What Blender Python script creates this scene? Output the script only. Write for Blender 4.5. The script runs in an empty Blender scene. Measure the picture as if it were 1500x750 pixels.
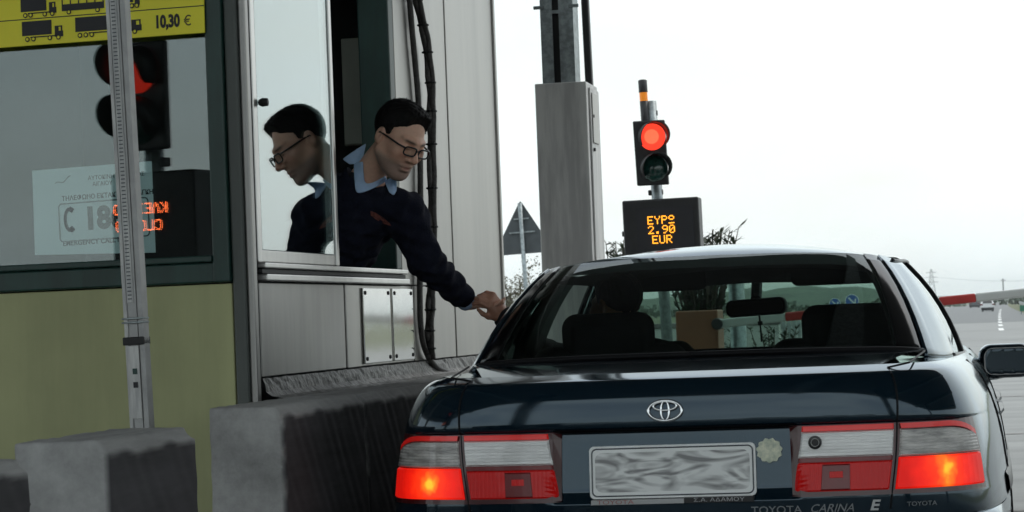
import bpy, bmesh, math, random
import numpy as np
from math import sin, cos, pi, radians, sqrt
from mathutils import Vector, Matrix

random.seed(7); np.random.seed(7)
scn = bpy.context.scene
COL = scn.collection

# ------------------------------------------------------------------ camera
FPX, EYE = 3640.0, 1.17                      # focal length in photo pixels (1500 wide), eye height
YAW, PITCH, ROLL = radians(10.7606), radians(1.4420), radians(-2.2)
cam_data = bpy.data.cameras.new('camera')
cam = bpy.data.objects.new('camera', cam_data); COL.objects.link(cam)
cam_data.sensor_width = 36.0; cam_data.lens = 36.0 * FPX / 1500.0
cam_data.clip_start = 0.05; cam_data.clip_end = 20000
CM = Matrix.Rotation(YAW, 4, 'Z') @ Matrix.Rotation(pi / 2 + PITCH, 4, 'X') @ Matrix.Rotation(ROLL, 4, 'Z')
cam.matrix_world = Matrix.Translation((0, 0, EYE)) @ CM
cam_data.dof.use_dof = True
cam_data.dof.focus_distance = 9.0
cam_data.dof.aperture_fstop = 16.0
scn.camera = cam

# ------------------------------------------------------------------ sky and sun
SUN_EL, SUN_AZ = radians(52), radians(35)    # azimuth clockwise from the road direction
w = bpy.data.worlds.new('World'); scn.world = w; w.use_nodes = True
nt = w.node_tree; nt.nodes.clear()
out = nt.nodes.new('ShaderNodeOutputWorld'); bg = nt.nodes.new('ShaderNodeBackground')
sky = nt.nodes.new('ShaderNodeTexSky'); sky.sky_type = 'NISHITA'; sky.sun_disc = False
sky.sun_elevation = SUN_EL; sky.sun_rotation = SUN_AZ; sky.dust_density = 3.0; sky.air_density = 1.2
tc = nt.nodes.new('ShaderNodeTexCoord'); mp = nt.nodes.new('ShaderNodeMapping'); mp.inputs['Scale'].default_value = (1, 1, 2.6)
nz = nt.nodes.new('ShaderNodeTexNoise'); nz.inputs['Scale'].default_value = 3.2; nz.inputs['Detail'].default_value = 6; nz.inputs['Roughness'].default_value = .52
rp = nt.nodes.new('ShaderNodeValToRGB'); rp.color_ramp.elements[0].position = .36; rp.color_ramp.elements[1].position = .62
rp.color_ramp.elements[0].color = (.55, .55, .55, 1); rp.color_ramp.elements[1].color = (1, 1, 1, 1)
mx = nt.nodes.new('ShaderNodeMix'); mx.data_type = 'RGBA'
mx.inputs['B'].default_value = (7.1, 7.75, 7.9, 1)          # overcast cloud deck
L = nt.links.new
L(tc.outputs['Generated'], mp.inputs['Vector']); L(mp.outputs['Vector'], nz.inputs['Vector']); L(nz.outputs['Fac'], rp.inputs['Fac'])
L(rp.outputs['Color'], mx.inputs['Factor']); L(sky.outputs['Color'], mx.inputs['A']); L(mx.outputs['Result'], bg.inputs['Color'])
bg.inputs['Strength'].default_value = 0.15
L(bg.outputs['Background'], out.inputs['Surface'])
sl = bpy.data.lights.new('sun', 'SUN'); sl.energy = 0.8; sl.angle = radians(25); sl.color = (1, .97, .92)
so = bpy.data.objects.new('sun', sl); COL.objects.link(so)
sdir = Vector((sin(SUN_AZ) * cos(SUN_EL), cos(SUN_AZ) * cos(SUN_EL), sin(SUN_EL)))
so.rotation_euler = sdir.to_track_quat('Z', 'Y').to_euler(); so.location = (0, 0, 60)
vs = scn.view_settings; vs.view_transform = 'Standard'; vs.look = 'None'; vs.gamma = 1.0; vs.exposure = 0.12; vs.use_curve_mapping = False
scn.render.engine = 'CYCLES'
cy = scn.cycles; cy.use_denoising = True; cy.max_bounces = 14; cy.diffuse_bounces = 3; cy.glossy_bounces = 6
cy.transmission_bounces = 10; cy.transparent_max_bounces = 24; cy.volume_bounces = 1; cy.sample_clamp_indirect = 6.0
cy.caustics_reflective = False; cy.caustics_refractive = False

# ------------------------------------------------------------------ helpers
CM3 = CM.to_3x3()
def at(px, py, X=None, Y=None, Z=None):
    """point of the place seen at photo pixel (px,py) on the plane X=, Y= or Z="""
    d = CM3 @ Vector(((px - 750) / FPX, -(py - 375) / FPX, -1.0)); o = Vector((0, 0, EYE))
    t = X / d.x if X is not None else (Y / d.y if Y is not None else (Z - EYE) / d.z)
    return o + d * t
def at_plane(px, py, p0, n):
    d = CM3 @ Vector(((px - 750) / FPX, -(py - 375) / FPX, -1.0)); o = Vector((0, 0, EYE))
    return o + d * ((Vector(p0) - o).dot(n) / d.dot(n))

MATS = {}
def pm(name, col, rough=.5, metal=0., var=.12, scale=6., bump=0., bscale=None, stretch=(1, 1, 1), coat=0., spec=.5,
       col2=None, thr=(.35, .65), emit=None, estr=0., detail=5., rvar=0., trans=0., dirt=0., dscale=2.2, dstretch=(1, 1, .10)):
    """procedural principled material: noise varies colour, roughness and relief"""
    m = bpy.data.materials.new(name); m.use_nodes = True; n = m.node_tree; b = n.nodes['Principled BSDF']
    b.inputs['Roughness'].default_value = rough; b.inputs['Metallic'].default_value = metal
    b.inputs['Specular IOR Level'].default_value = spec; b.inputs['Coat Weight'].default_value = coat
    b.inputs['Coat Roughness'].default_value = .03
    g = n.nodes.new('ShaderNodeNewGeometry'); mpn = n.nodes.new('ShaderNodeMapping'); mpn.inputs['Scale'].default_value = stretch
    n.links.new(g.outputs['Position'], mpn.inputs['Vector'])
    t = n.nodes.new('ShaderNodeTexNoise'); t.inputs['Scale'].default_value = scale; t.inputs['Detail'].default_value = detail; t.inputs['Roughness'].default_value = .6
    n.links.new(mpn.outputs['Vector'], t.inputs['Vector'])
    r = n.nodes.new('ShaderNodeValToRGB'); e = r.color_ramp.elements; e[0].position, e[1].position = thr
    c = Vector(col[:3]); c2 = Vector(col2[:3]) if col2 else c * (1 + var); c1 = c if col2 else c * (1 - var)
    e[0].color = (*c1, 1); e[1].color = (*c2, 1)
    n.links.new(t.outputs['Fac'], r.inputs['Fac']); n.links.new(r.outputs['Color'], b.inputs['Base Color'])
    if dirt:                                                  # rain streaks and grime
        dm = n.nodes.new('ShaderNodeMapping'); dm.inputs['Scale'].default_value = dstretch; n.links.new(g.outputs['Position'], dm.inputs['Vector'])
        dn = n.nodes.new('ShaderNodeTexNoise'); dn.inputs['Scale'].default_value = dscale * 6; dn.inputs['Detail'].default_value = 7; dn.inputs['Roughness'].default_value = .65; n.links.new(dm.outputs['Vector'], dn.inputs['Vector'])
        dr_ = n.nodes.new('ShaderNodeValToRGB'); dr_.color_ramp.elements[0].position = .42; dr_.color_ramp.elements[0].color = (1 - dirt, 1 - dirt, 1 - dirt * .95, 1); dr_.color_ramp.elements[1].position = .60; dr_.color_ramp.elements[1].color = (1, 1, 1, 1); n.links.new(dn.outputs['Fac'], dr_.inputs['Fac'])
        dx = n.nodes.new('ShaderNodeMix'); dx.data_type = 'RGBA'; dx.blend_type = 'MULTIPLY'; dx.inputs['Factor'].default_value = 1; n.links.new(r.outputs['Color'], dx.inputs['A']); n.links.new(dr_.outputs['Color'], dx.inputs['B']); n.links.new(dx.outputs['Result'], b.inputs['Base Color'])
    if rvar:
        mr = n.nodes.new('ShaderNodeMapRange'); mr.inputs['To Min'].default_value = max(0, rough - rvar); mr.inputs['To Max'].default_value = rough + rvar
        n.links.new(t.outputs['Fac'], mr.inputs['Value']); n.links.new(mr.outputs['Result'], b.inputs['Roughness'])
    if bump:
        t2 = n.nodes.new('ShaderNodeTexNoise'); t2.inputs['Scale'].default_value = bscale or scale * 6; t2.inputs['Detail'].default_value = 4
        n.links.new(mpn.outputs['Vector'], t2.inputs['Vector'])
        bp = n.nodes.new('ShaderNodeBump'); bp.inputs['Strength'].default_value = bump; bp.inputs['Distance'].default_value = .01
        n.links.new(t2.outputs['Fac'], bp.inputs['Height']); n.links.new(bp.outputs['Normal'], b.inputs['Normal'])
    if emit:
        b.inputs['Emission Color'].default_value = (*emit, 1); b.inputs['Emission Strength'].default_value = estr
    if trans: b.inputs['Transmission Weight'].default_value = trans
    MATS[name] = m; return m

def glass(name, tint, ior, extra=0., rough=0.0):
    """thin pane: tinted see-through plus Fresnel mirror reflection"""
    m = bpy.data.materials.new(name); m.use_nodes = True; n = m.node_tree; n.nodes.clear()
    o = n.nodes.new('ShaderNodeOutputMaterial'); mixn = n.nodes.new('ShaderNodeMixShader')
    tr = n.nodes.new('ShaderNodeBsdfTransparent'); tr.inputs['Color'].default_value = (*tint, 1)
    gl = n.nodes.new('ShaderNodeBsdfGlossy'); gl.inputs['Roughness'].default_value = rough; gl.inputs['Color'].default_value = (.95, 1, 1, 1)
    lw = n.nodes.new('ShaderNodeLayerWeight'); lw.inputs['Blend'].default_value = .5; r0 = ((ior - 1) / (ior + 1)) ** 2     # Schlick, same from both sides
    pw = n.nodes.new('ShaderNodeMath'); pw.operation = 'POWER'; pw.inputs[1].default_value = 5; n.links.new(lw.outputs['Facing'], pw.inputs[0])
    ad = n.nodes.new('ShaderNodeMath'); ad.operation = 'MULTIPLY_ADD'; ad.use_clamp = True; ad.inputs[1].default_value = 1 - r0; ad.inputs[2].default_value = r0 + extra
    n.links.new(pw.outputs[0], ad.inputs[0]); n.links.new(ad.outputs[0], mixn.inputs['Fac'])
    n.links.new(tr.outputs[0], mixn.inputs[1]); n.links.new(gl.outputs[0], mixn.inputs[2]); n.links.new(mixn.outputs[0], o.inputs['Surface'])
    MATS[name] = m; return m

def emat(name, col, strength):
    m = bpy.data.materials.new(name); m.use_nodes = True; n = m.node_tree; b = n.nodes['Principled BSDF']
    b.inputs['Base Color'].default_value = (*[c * .2 for c in col], 1); b.inputs['Emission Color'].default_value = (*col, 1); b.inputs['Emission Strength'].default_value = strength
    MATS[name] = m; return m

def ploc(p):
    v = Vector((0, 0, 0))
    while p is not None: v += p.location; p = p.parent
    return v
def tag(o, label=None, cat=None, group=None, kind=None):
    if label: o['label'] = label
    if cat: o['category'] = cat
    if group: o['group'] = group
    if kind: o['kind'] = kind
    return o
def empty(name, loc, label=None, cat=None, group=None):
    o = bpy.data.objects.new(name, None); COL.objects.link(o); o.location = loc; o.empty_display_size = .2
    return tag(o, label, cat, group)

class MB:
    def __init__(s): s.v = []; s.f = []; s.m = []; s.mi = 0
    def add(s, verts, faces):
        o = len(s.v); s.v += [tuple(x) for x in verts]; s.f += [tuple(i + o for i in f) for f in faces]; s.m += [s.mi] * len(faces); return s
    def box(s, lo, hi, M=None):
        (x0, y0, z0), (x1, y1, z1) = lo, hi
        x0, x1 = sorted((x0, x1)); y0, y1 = sorted((y0, y1)); z0, z1 = sorted((z0, z1))
        v = [Vector(p) for p in ((x0, y0, z0), (x1, y0, z0), (x1, y1, z0), (x0, y1, z0), (x0, y0, z1), (x1, y0, z1), (x1, y1, z1), (x0, y1, z1))]
        if M is not None: v = [M @ p for p in v]
        return s.add(v, [(0, 3, 2, 1), (4, 5, 6, 7), (0, 1, 5, 4), (1, 2, 6, 5), (2, 3, 7, 6), (3, 0, 4, 7)])
    def bar(s, a, b, w, d=None, up=(0, 0, 1)):
        a, b = Vector(a), Vector(b); d = d or w; t = (b - a).normalized(); u = Vector(up)
        if abs(t.dot(u)) > .95: u = Vector((0, 1, 0))
        e = t.cross(u).normalized(); u = e.cross(t)
        v = [p + e * (sx * w / 2) + u * (sy * d / 2) for p in (a, b) for sx, sy in ((-1, -1), (1, -1), (1, 1), (-1, 1))]
        return s.add(v, [(3, 2, 1, 0), (4, 5, 6, 7), (0, 1, 5, 4), (1, 2, 6, 5), (2, 3, 7, 6), (3, 0, 4, 7)])
    def tube(s, path, r, n=10, cap=True):
        P = [Vector(p) for p in path]; R = r if isinstance(r, (list, tuple)) else [r] * len(P)
        o = len(s.v); u = None
        for i, p in enumerate(P):
            t = (P[min(i + 1, len(P) - 1)] - P[max(i - 1, 0)]).normalized()
            if u is None: u = t.orthogonal().normalized()
            u = (u - t * u.dot(t)).normalized(); e = t.cross(u)
            for k in range(n): s.v.append(tuple(p + (u * cos(2 * pi * k / n) + e * sin(2 * pi * k / n)) * R[i]))
        for i in range(len(P) - 1):
            for k in range(n):
                a = o + i * n + k; b = o + i * n + (k + 1) % n; s.f.append((a, b, b + n, a + n)); s.m.append(s.mi)
        if cap:
            s.f.append(tuple(o + k for k in reversed(range(n)))); s.f.append(tuple(o + (len(P) - 1) * n + k for k in range(n))); s.m += [s.mi] * 2
        return s
    def ring(s, path, r, n=8):
        """closed tube"""
        P = [Vector(p) for p in path]; N = len(P); o = len(s.v); nrm = (P[1] - P[0]).cross(P[N // 3] - P[0]).normalized()
        for i, p in enumerate(P):
            t = (P[(i + 1) % N] - P[i - 1]).normalized(); e = t.cross(nrm).normalized()
            for k in range(n): s.v.append(tuple(p + (nrm * cos(2 * pi * k / n) + e * sin(2 * pi * k / n)) * r))
        for i in range(N):
            for k in range(n):
                a = o + i * n + k; b = o + i * n + (k + 1) % n; c = o + ((i + 1) % N) * n + (k + 1) % n; d = o + ((i + 1) % N) * n + k
                s.f.append((a, b, c, d)); s.m.append(s.mi)
        return s
    def grid(s, fn, us, vs_):
        o = len(s.v); nv = len(vs_)
        for u in us:
            for v in vs_: s.v.append(tuple(fn(u, v)))
        for i in range(len(us) - 1):
            for j in range(nv - 1):
                a = o + i * nv + j; s.f.append((a, a + nv, a + nv + 1, a + 1)); s.m.append(s.mi)
        return s
    def prism(s, pts, ext):
        """planar outline pts (3-D), extruded by vector ext"""
        ext = Vector(ext); P = [Vector(p) for p in pts]; n = len(P)
        v = P + [p + ext for p in P]
        return s.add(v, [tuple(reversed(range(n))), tuple(range(n, 2 * n))] + [(i, (i + 1) % n, n + (i + 1) % n, n + i) for i in range(n)])
    def lathe(s, prof, c, axis=(0, 0, 1), n=24):
        ax = Vector(axis).normalized(); u = ax.orthogonal().normalized(); e = ax.cross(u); c = Vector(c); o = len(s.v)
        for (r, h) in prof:
            for k in range(n): s.v.append(tuple(c + ax * h + (u * cos(2 * pi * k / n) + e * sin(2 * pi * k / n)) * r))
        for i in range(len(prof) - 1):
            for k in range(n):
                a = o + i * n + k; b = o + i * n + (k + 1) % n; s.f.append((a, b, b + n, a + n)); s.m.append(s.mi)
        return s
    def build(s, name, mat, parent=None, smooth=False, bevel=0., solid=0., sub=0, seg=2, autos=None):
        me = bpy.data.meshes.new(name); pl = ploc(parent) if parent else Vector((0, 0, 0))
        me.from_pydata([tuple(Vector(p) - pl) for p in s.v], [], s.f)
        mats = mat if isinstance(mat, (list, tuple)) else [mat]
        for m in mats: me.materials.append(MATS[m] if isinstance(m, str) else m)
        if len(mats) > 1: me.polygons.foreach_set('material_index', s.m)
        if smooth: me.polygons.foreach_set('use_smooth', [True] * len(me.polygons))
        me.update(); o = bpy.data.objects.new(name, me); COL.objects.link(o); o.parent = parent
        if solid: md = o.modifiers.new('solid', 'SOLIDIFY'); md.thickness = solid; md.offset = 0
        if bevel:
            md = o.modifiers.new('bevel', 'BEVEL'); md.width = bevel; md.segments = seg; md.limit_method = 'ANGLE'; md.angle_limit = radians(35)
        if sub: md = o.modifiers.new('sub', 'SUBSURF'); md.levels = sub; md.render_levels = sub
        return o

def text_mesh(name, body, size, origin, right, up, mat, parent, depth=.001, align='CENTER', xs=1.0, shear=0., off=0.):
    cu = bpy.data.curves.new(name, 'FONT'); cu.body = body; cu.size = size; cu.align_x = align; cu.align_y = 'CENTER'; cu.extrude = depth / 2; cu.shear = shear
    cu.resolution_u = 3; cu.offset = off
    tmp = bpy.data.objects.new(name, cu); me = bpy.data.meshes.new_from_object(tmp); bpy.data.objects.remove(tmp); bpy.data.curves.remove(cu)
    r = Vector(right).normalized(); u = Vector(up).normalized(); n = r.cross(u); pl = ploc(parent) if parent else Vector((0, 0, 0)); o0 = Vector(origin)
    for v in me.vertices: v.co = o0 + r * (v.co.x * xs) + u * v.co.y + n * v.co.z - pl
    me.materials.clear(); me.materials.append(MATS[mat]); me.name = name
    o = bpy.data.objects.new(name, me); COL.objects.link(o); o.parent = parent; return o

def rrect(c, r, u, w, h, rad, n=5):
    """rounded rectangle outline in the plane of unit vectors r,u"""
    c, r, u = Vector(c), Vector(r), Vector(u); P = []
    for (sx, sy, a0) in ((1, 1, 0), (-1, 1, 90), (-1, -1, 180), (1, -1, 270)):
        for k in range(n + 1):
            a = radians(a0 + 90 * k / n); P.append(c + r * (sx * (w / 2 - rad) + rad * cos(a)) + u * (sy * (h / 2 - rad) + rad * sin(a)))
    return P

FONT57 = {'E': '11111100001000011110100001000011111', 'Y': '10001100010101000100001000010000100', 'P': '11110100011000111110100001000010000',
 'o': '01110100011000101110000000000011111', '2': '01110100010000100010001000100011111', '.': '00000000000000000000000000110001100', '9': '01110100011000101111000010001001100',
 '0': '01110100011001110101110011000101110', 'U': '10001100011000110001100011000101110', 'R': '11110100011000111110101001001010001',
 'K': '10001100101010011000101001001010001', 'L': '10000100001000010000100001000011111', 'l': '00100010100101010001100011000110001', 'I': '01110001000010000100001000010001110',
 'S': '01111100001000001110000010000111110', 's': '11111010000010000010001000100011111', 'T': '11111001000010000100001000010000100', 'O': '01110100011000110001100011000101110',
 'C': '01110100011000010000100001000101110', 'D': '11110100011000110001100011000111110'}
def led_row(name, text, origin, right, up, pitch, mat, parent):
    r, u = Vector(right), Vector(up); n = r.cross(u); W = len(text) * 6 - 1; d = pitch * .52
    for i, ch in enumerate(text):
        m = MB()
        for k, b in enumerate(FONT57[ch]):
            if b == '1':
                c = Vector(origin) + r * ((i * 6 + k % 5 - W / 2 + .5) * pitch) + u * ((3 - k // 5) * pitch)
                ring = [c + (r * cos(2 * pi * q / 6) + u * sin(2 * pi * q / 6)) * d for q in range(6)]
                m.add(ring + [c + n * pitch * .25], [(q, (q + 1) % 6, 6) for q in range(6)])
        m.build(name, mat, parent)

# ------------------------------------------------------------------ implicit surfaces for bodies (surface nets)
def smin(a, b, k):
    h = np.clip(.5 + .5 * (b - a) / k, 0, 1); return b * (1 - h) + a * h - k * h * (1 - h)
def d_caps(P, a, b, ra, rb):
    a = np.array(a, np.float32); b = np.array(b, np.float32); ab = b - a
    t = np.clip(((P - a) @ ab) / max(float(ab @ ab), 1e-9), 0, 1)
    return np.linalg.norm(P - a - t[:, None] * ab, axis=1) - (ra + (rb - ra) * t)
def d_ell(P, c, r, M=None):
    Q = P - np.array(c, np.float32)
    if M is not None: Q = Q @ np.array(M, np.float32)          # columns of M = local axes
    r = np.array(r, np.float32); k0 = np.linalg.norm(Q / r, axis=1); k1 = np.linalg.norm(Q / (r * r), axis=1) + 1e-9
    return k0 * (k0 - 1) / k1
def d_rbox(P, c, h, r, M):
    Q = np.abs((P - np.array(c, np.float32)) @ np.array(M, np.float32)) - (np.array(h, np.float32) - r)
    return np.linalg.norm(np.maximum(Q, 0), axis=1) + np.minimum(Q.max(1), 0) - r
def surface_nets(f, lo, hi, h):
    lo = np.array(lo, np.float32); B = 8; nb = np.ceil((np.array(hi) - lo) / (h * B)).astype(int); N = nb * B
    cs = np.stack(np.meshgrid(*[np.arange(n) for n in nb], indexing='ij'), -1).reshape(-1, 3)
    d = f((lo + (cs + .5) * B * h).astype(np.float32))
    big = np.repeat(np.repeat(np.repeat(np.where(d > 0, 1., -1.).reshape(nb).astype(np.float32), B, 0), B, 1), B, 2)
    act = cs[np.abs(d) < B * h * .5 * 1.75 * 1.5 + .012]
    loc = np.stack(np.meshgrid(*[np.arange(B)] * 3, indexing='ij'), -1).reshape(-1, 3)
    for i in range(0, len(act), 400):
        idx = (act[i:i + 400, None, :] * B + loc[None]).reshape(-1, 3)
        big[idx[:, 0], idx[:, 1], idx[:, 2]] = f((lo + idx * h).astype(np.float32))
    big[0] = big[-1] = 1; big[:, 0] = big[:, -1] = 1; big[:, :, 0] = big[:, :, -1] = 1
    ins = big < 0; c = [slice(None, -1), slice(1, None)]
    cnt = sum(ins[c[a], c[b], c[e]].astype(np.int8) for a in (0, 1) for b in (0, 1) for e in (0, 1))
    cell = np.argwhere((cnt > 0) & (cnt < 8)); vid = np.full(cnt.shape, -1, np.int64); vid[tuple(cell.T)] = np.arange(len(cell))
    acc = np.zeros((len(cell), 3)); num = np.zeros(len(cell))
    corners = [(a, b, e) for a in (0, 1) for b in (0, 1) for e in (0, 1)]
    for p in corners:
        for ax in range(3):
            if p[ax]: continue
            q = list(p); q[ax] = 1
            v0 = big[cell[:, 0] + p[0], cell[:, 1] + p[1], cell[:, 2] + p[2]]; v1 = big[cell[:, 0] + q[0], cell[:, 1] + q[1], cell[:, 2] + q[2]]
            s = (v0 < 0) != (v1 < 0); t = np.where(s, v0 / np.where(s, v0 - v1, 1), 0); pt = np.tile(np.array(p, float), (len(cell), 1)); pt[:, ax] += t
            acc[s] += pt[s]; num += s
    V = lo + (cell + acc / num[:, None]) * h; F = []
    for ax in range(3):
        a, b = [(1, 2), (2, 0), (0, 1)][ax]
        sl0 = [slice(None)] * 3; sl1 = [slice(None)] * 3; sl0[ax] = slice(None, -1); sl1[ax] = slice(1, None)
        e = np.argwhere(ins[tuple(sl0)] != ins[tuple(sl1)]); e = e[(e[:, a] > 0) & (e[:, b] > 0) & (e[:, a] < N[a] - 1) & (e[:, b] < N[b] - 1)]
        flip = ins[e[:, 0], e[:, 1], e[:, 2]]
        def cid(da, db):
            q = e.copy(); q[:, a] -= da; q[:, b] -= db; return vid[q[:, 0], q[:, 1], q[:, 2]]
        Q = np.stack([cid(0, 0), cid(1, 0), cid(1, 1), cid(0, 1)], 1); Q[~flip] = Q[~flip][:, ::-1]; Q = Q[(Q >= 0).all(1)]; F.append(Q)
    return V, np.concatenate(F)
def nets_object(name, f, lo, hi, h, mat, parent, colour=None, smooth_it=0):
    V, F = surface_nets(f, lo, hi, h); pl = ploc(parent) if parent else Vector((0, 0, 0))
    me = bpy.data.meshes.new(name); me.from_pydata((V - np.array(pl)).tolist(), [], F.tolist()); me.materials.append(MATS[mat])
    me.polygons.foreach_set('use_smooth', [True] * len(me.polygons))
    if colour is not None:
        ca = me.color_attributes.new('tone', 'FLOAT_COLOR', 'POINT'); C = np.ones((len(V), 4), np.float32); C[:, :3] = colour(V.astype(np.float32)); ca.data.foreach_set('color', C.ravel())
    me.update(); o = bpy.data.objects.new(name, me); COL.objects.link(o); o.parent = parent
    if smooth_it: md = o.modifiers.new('smooth', 'SMOOTH'); md.iterations = smooth_it; md.factor = .5
    return o

# ------------------------------------------------------------------ materials
pm('concrete_apron', (.255, .258, .25), .8, var=.16, scale=1.2, stretch=(.25, 1, 1), bump=.3, bscale=60)
pm('asphalt', (.17, .175, .175), .85, var=.15, scale=2.0, bump=.3, bscale=80)
pm('white_paint', (.78, .78, .76), .6, var=.06)
pm('dry_grass', (.11, .12, .055), .95, var=.35, scale=.6)
pm('hill_scrub', (.060, .085, .055), .95, var=.35, scale=.05)
pm('island_concrete', (.26, .25, .24), .9, var=.2, scale=5, bump=.4)
pm('block_pale', (.27, .27, .262), .92, var=.22, scale=9, bump=.5, bscale=45)
pm('block_dark', (.052, .050, .053), .9, var=.35, scale=7, bump=.5, bscale=45)
pm('stainless', (.37, .359, .336), .38, 1.0, dirt=.14, dscale=.5, var=.05, scale=14, stretch=(1, 1, .06), bump=.02, bscale=130, rvar=.06)
pm('cabinet_steel', (.66, .65, .63), .45, .12, dirt=.25, var=.08, scale=10, stretch=(1, 1, .1), bump=.03, bscale=110, rvar=.07)
pm('stainless_dull', (.36, .352, .335), .42, 1.0, dirt=.12, var=.07, scale=10, stretch=(1, 1, .12), bump=.03, bscale=110, rvar=.07)
pm('polished_steel', (.70, .70, .69), .075, 1.0, var=.03, scale=5, bump=.02, bscale=9)
pm('galvanised', (.30, .335, .34), .45, .85, var=.22, scale=22, thr=(.4, .6), bump=.05)
pm('aluminium', (.62, .61, .59), .38, 1.0, var=.05, scale=20, stretch=(1, 1, .1))
pm('green_frame', (.011, .050, .040), .42, dirt=.3, var=.15, scale=8)
pm('grey_green_metal', (.075, .085, .078), .5, var=.12, scale=8, stretch=(1, 1, .2))
pm('olive_panel', (.415, .43, .215), .55, dirt=.12, dscale=.9, var=.07, scale=2.2, bump=.02, bscale=20)
pm('black_rubber', (.012, .012, .013), .6, var=.2)
pm('cable_sheath', (.070, .064, .060), .6, var=.3, scale=30, bump=.5, bscale=90)
pm('crinkled_foil', (.15, .147, .14), .55, .5, var=.5, scale=30, bump=1.0, bscale=38)
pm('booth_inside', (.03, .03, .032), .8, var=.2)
pm('cream_board', (.46, .44, .38), .7, var=.06)
pm('yellow_board', (.92, .84, .035), .5, var=.04, scale=3)
pm('print_black', (.018, .018, .022), .6, var=.1)
pm('print_grey', (.10, .11, .12), .6, var=.1)
pm('paper', (.72, .80, .82), .8, var=.04, scale=3)
pm('post_white', (.62, .62, .60), .5, dirt=.3, dscale=8, var=.10, scale=14, stretch=(1, 1, .25))
pm('post_grey', (.34, .34, .335), .5, .5, var=.12, scale=14)
pm('signal_black', (.018, .018, .019), .45, var=.15, scale=12)
pm('sign_back', (.075, .085, .09), .5, .3, var=.12, scale=6)
pm('blue_sign', (.02, .10, .36), .4, var=.06)
pm('boom_orange', (.26, .10, .050), .55, var=.10, scale=5)
pm('boom_red', (.42, .03, .025), .5, var=.15, scale=8)
pm('boom_white', (.56, .57, .55), .5, var=.08, scale=5)
pm('wall_white', (.60, .61, .58), .9, var=.12, scale=2.5, bump=.3)
pm('steel_rail', (.38, .40, .40), .5, .7, var=.15, scale=2)
pm('pylon_steel', (.20, .21, .22), .6, .3, var=.1)
pm('canopy_under', (.16, .165, .17), .7, var=.15, scale=1.5)
pm('leaf_dark', (.030, .050, .022), .55, var=.35, scale=9)
pm('leaf_olive', (.095, .090, .050), .6, var=.35, scale=7)
pm('bark', (.07, .055, .04), .9, var=.3, scale=20, bump=.6)
pm('amber_lens', (.75, .22, .01), .3, var=.05, emit=(1, .30, .02), estr=.35)
pm('green_lens_off', (.010, .065, .052), .15, var=.3, scale=60, coat=.6)
emat('red_signal', (1, .050, .024), 1.25)
emat('red_signal_core', (1, .135, .06), 1.3)
emat('red_signal_dim', (1, .04, .018), 1.1)
emat('led_amber', (1, .36, .02), 2.6)
emat('led_red', (1, .15, .04), 11.0)
glass('booth_glass', (.88, .95, .94), 1.50, .055)
glass('sash_glass', (.62, .68, .68), 2.15, .13)

# ------------------------------------------------------------------ ground, road, hills
def sheet(name, x0, x1, y0, y1, z, mat, nx=1, ny=1):
    m = MB(); m.grid(lambda u, v: (u, v, z), np.linspace(x0, x1, nx + 1), np.linspace(y0, y1, ny + 1))
    return tag(m.build(name, mat), kind='structure')
g = MB(); gx = [-9000, -800, -120, -20, 20, 120, 800, 9000]; gy = [-1500, -200, -40, 0, 60, 133, 400, 1200, 4000, 9000]
g.grid(lambda u, v: (u, v, -.012), gx, gy); tag(g.build('ground', 'dry_grass'), kind='structure')
sheet('toll_apron', -26, 24, -60, 133, 0.0, 'concrete_apron')
for k, yy in enumerate([14, 22, 30.5, 41, 55, 74, 98]):                   # expansion joints across the apron
    sheet('paving_joint', -14, 14, yy, yy + .05 + .004 * yy, .004, 'island_concrete')
def bend(y): return .0000085 * max(0, y - 120) ** 2
m = MB(); ys = list(np.linspace(133, 700, 28)) + [1200, 2500]
m.grid(lambda y, x: (x + min(bend(y), 12), y, 0.004), ys, [-11.0, 2.9]); tag(m.build('road', 'asphalt'), kind='structure')
m = MB(); ys2 = list(np.linspace(20, 700, 30))
for k in range(14):                                                        # lane dashes, one sheet each
    y0 = 96 + k * 16; dash = MB(); dash.grid(lambda y, x: (x + min(bend(y), 12), y, .010), [y0, y0 + 4, y0 + 8], [.42 + .004 * (y0 - 96), .62 + .004 * (y0 - 96)])
    tag(dash.build('lane_dash', 'white_paint'), kind='structure')
m = MB(); m.grid(lambda y, x: (x + min(bend(y), 12), y, .010), list(np.linspace(100, 600, 20)), [-9.9, -9.6]); tag(m.build('edge_line', 'white_paint'), kind='structure')
m = MB(); m.box((-4.7, 3.2, 0), (-1.93, 22.0, .16)); tag(m.build('traffic_island', 'island_concrete', bevel=.02), kind='structure')

def ridge(name, x0, x1, y, prof, mat, depth=260, seed=1):
    rng = np.random.RandomState(seed); n = 60; xs = np.linspace(x0, x1, n); hs = np.interp(xs, [p[0] for p in prof], [p[1] for p in prof]) * (1 + .05 * rng.randn(n))
    m = MB(); vs2 = [0, .25, .5, .75, 1]
    def fn(i, v):
        k = int(i); return (xs[k], y + depth * v, -.5 + hs[k] * sin(pi * min(v * 1.15 + .02, 1)))
    m.grid(fn, range(n), vs2); return tag(m.build(name, mat, smooth=True), kind='structure')
ridge('hill', -330, 70, 1150, [(-330, 5), (-200, 9), (-120, 12.5), (-95, 12.8), (-60, 11.5), (-46, 6.0), (-30, 3.6), (70, 3.0)], 'hill_scrub', 300, 2)
ridge('distant_hill', -2600, 1500, 5200, [(-2600, 20), (-1200, 30), (-600, 26), (-100, 16), (400, 14), (1500, 25)], 'hill_scrub', 900, 5)

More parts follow.
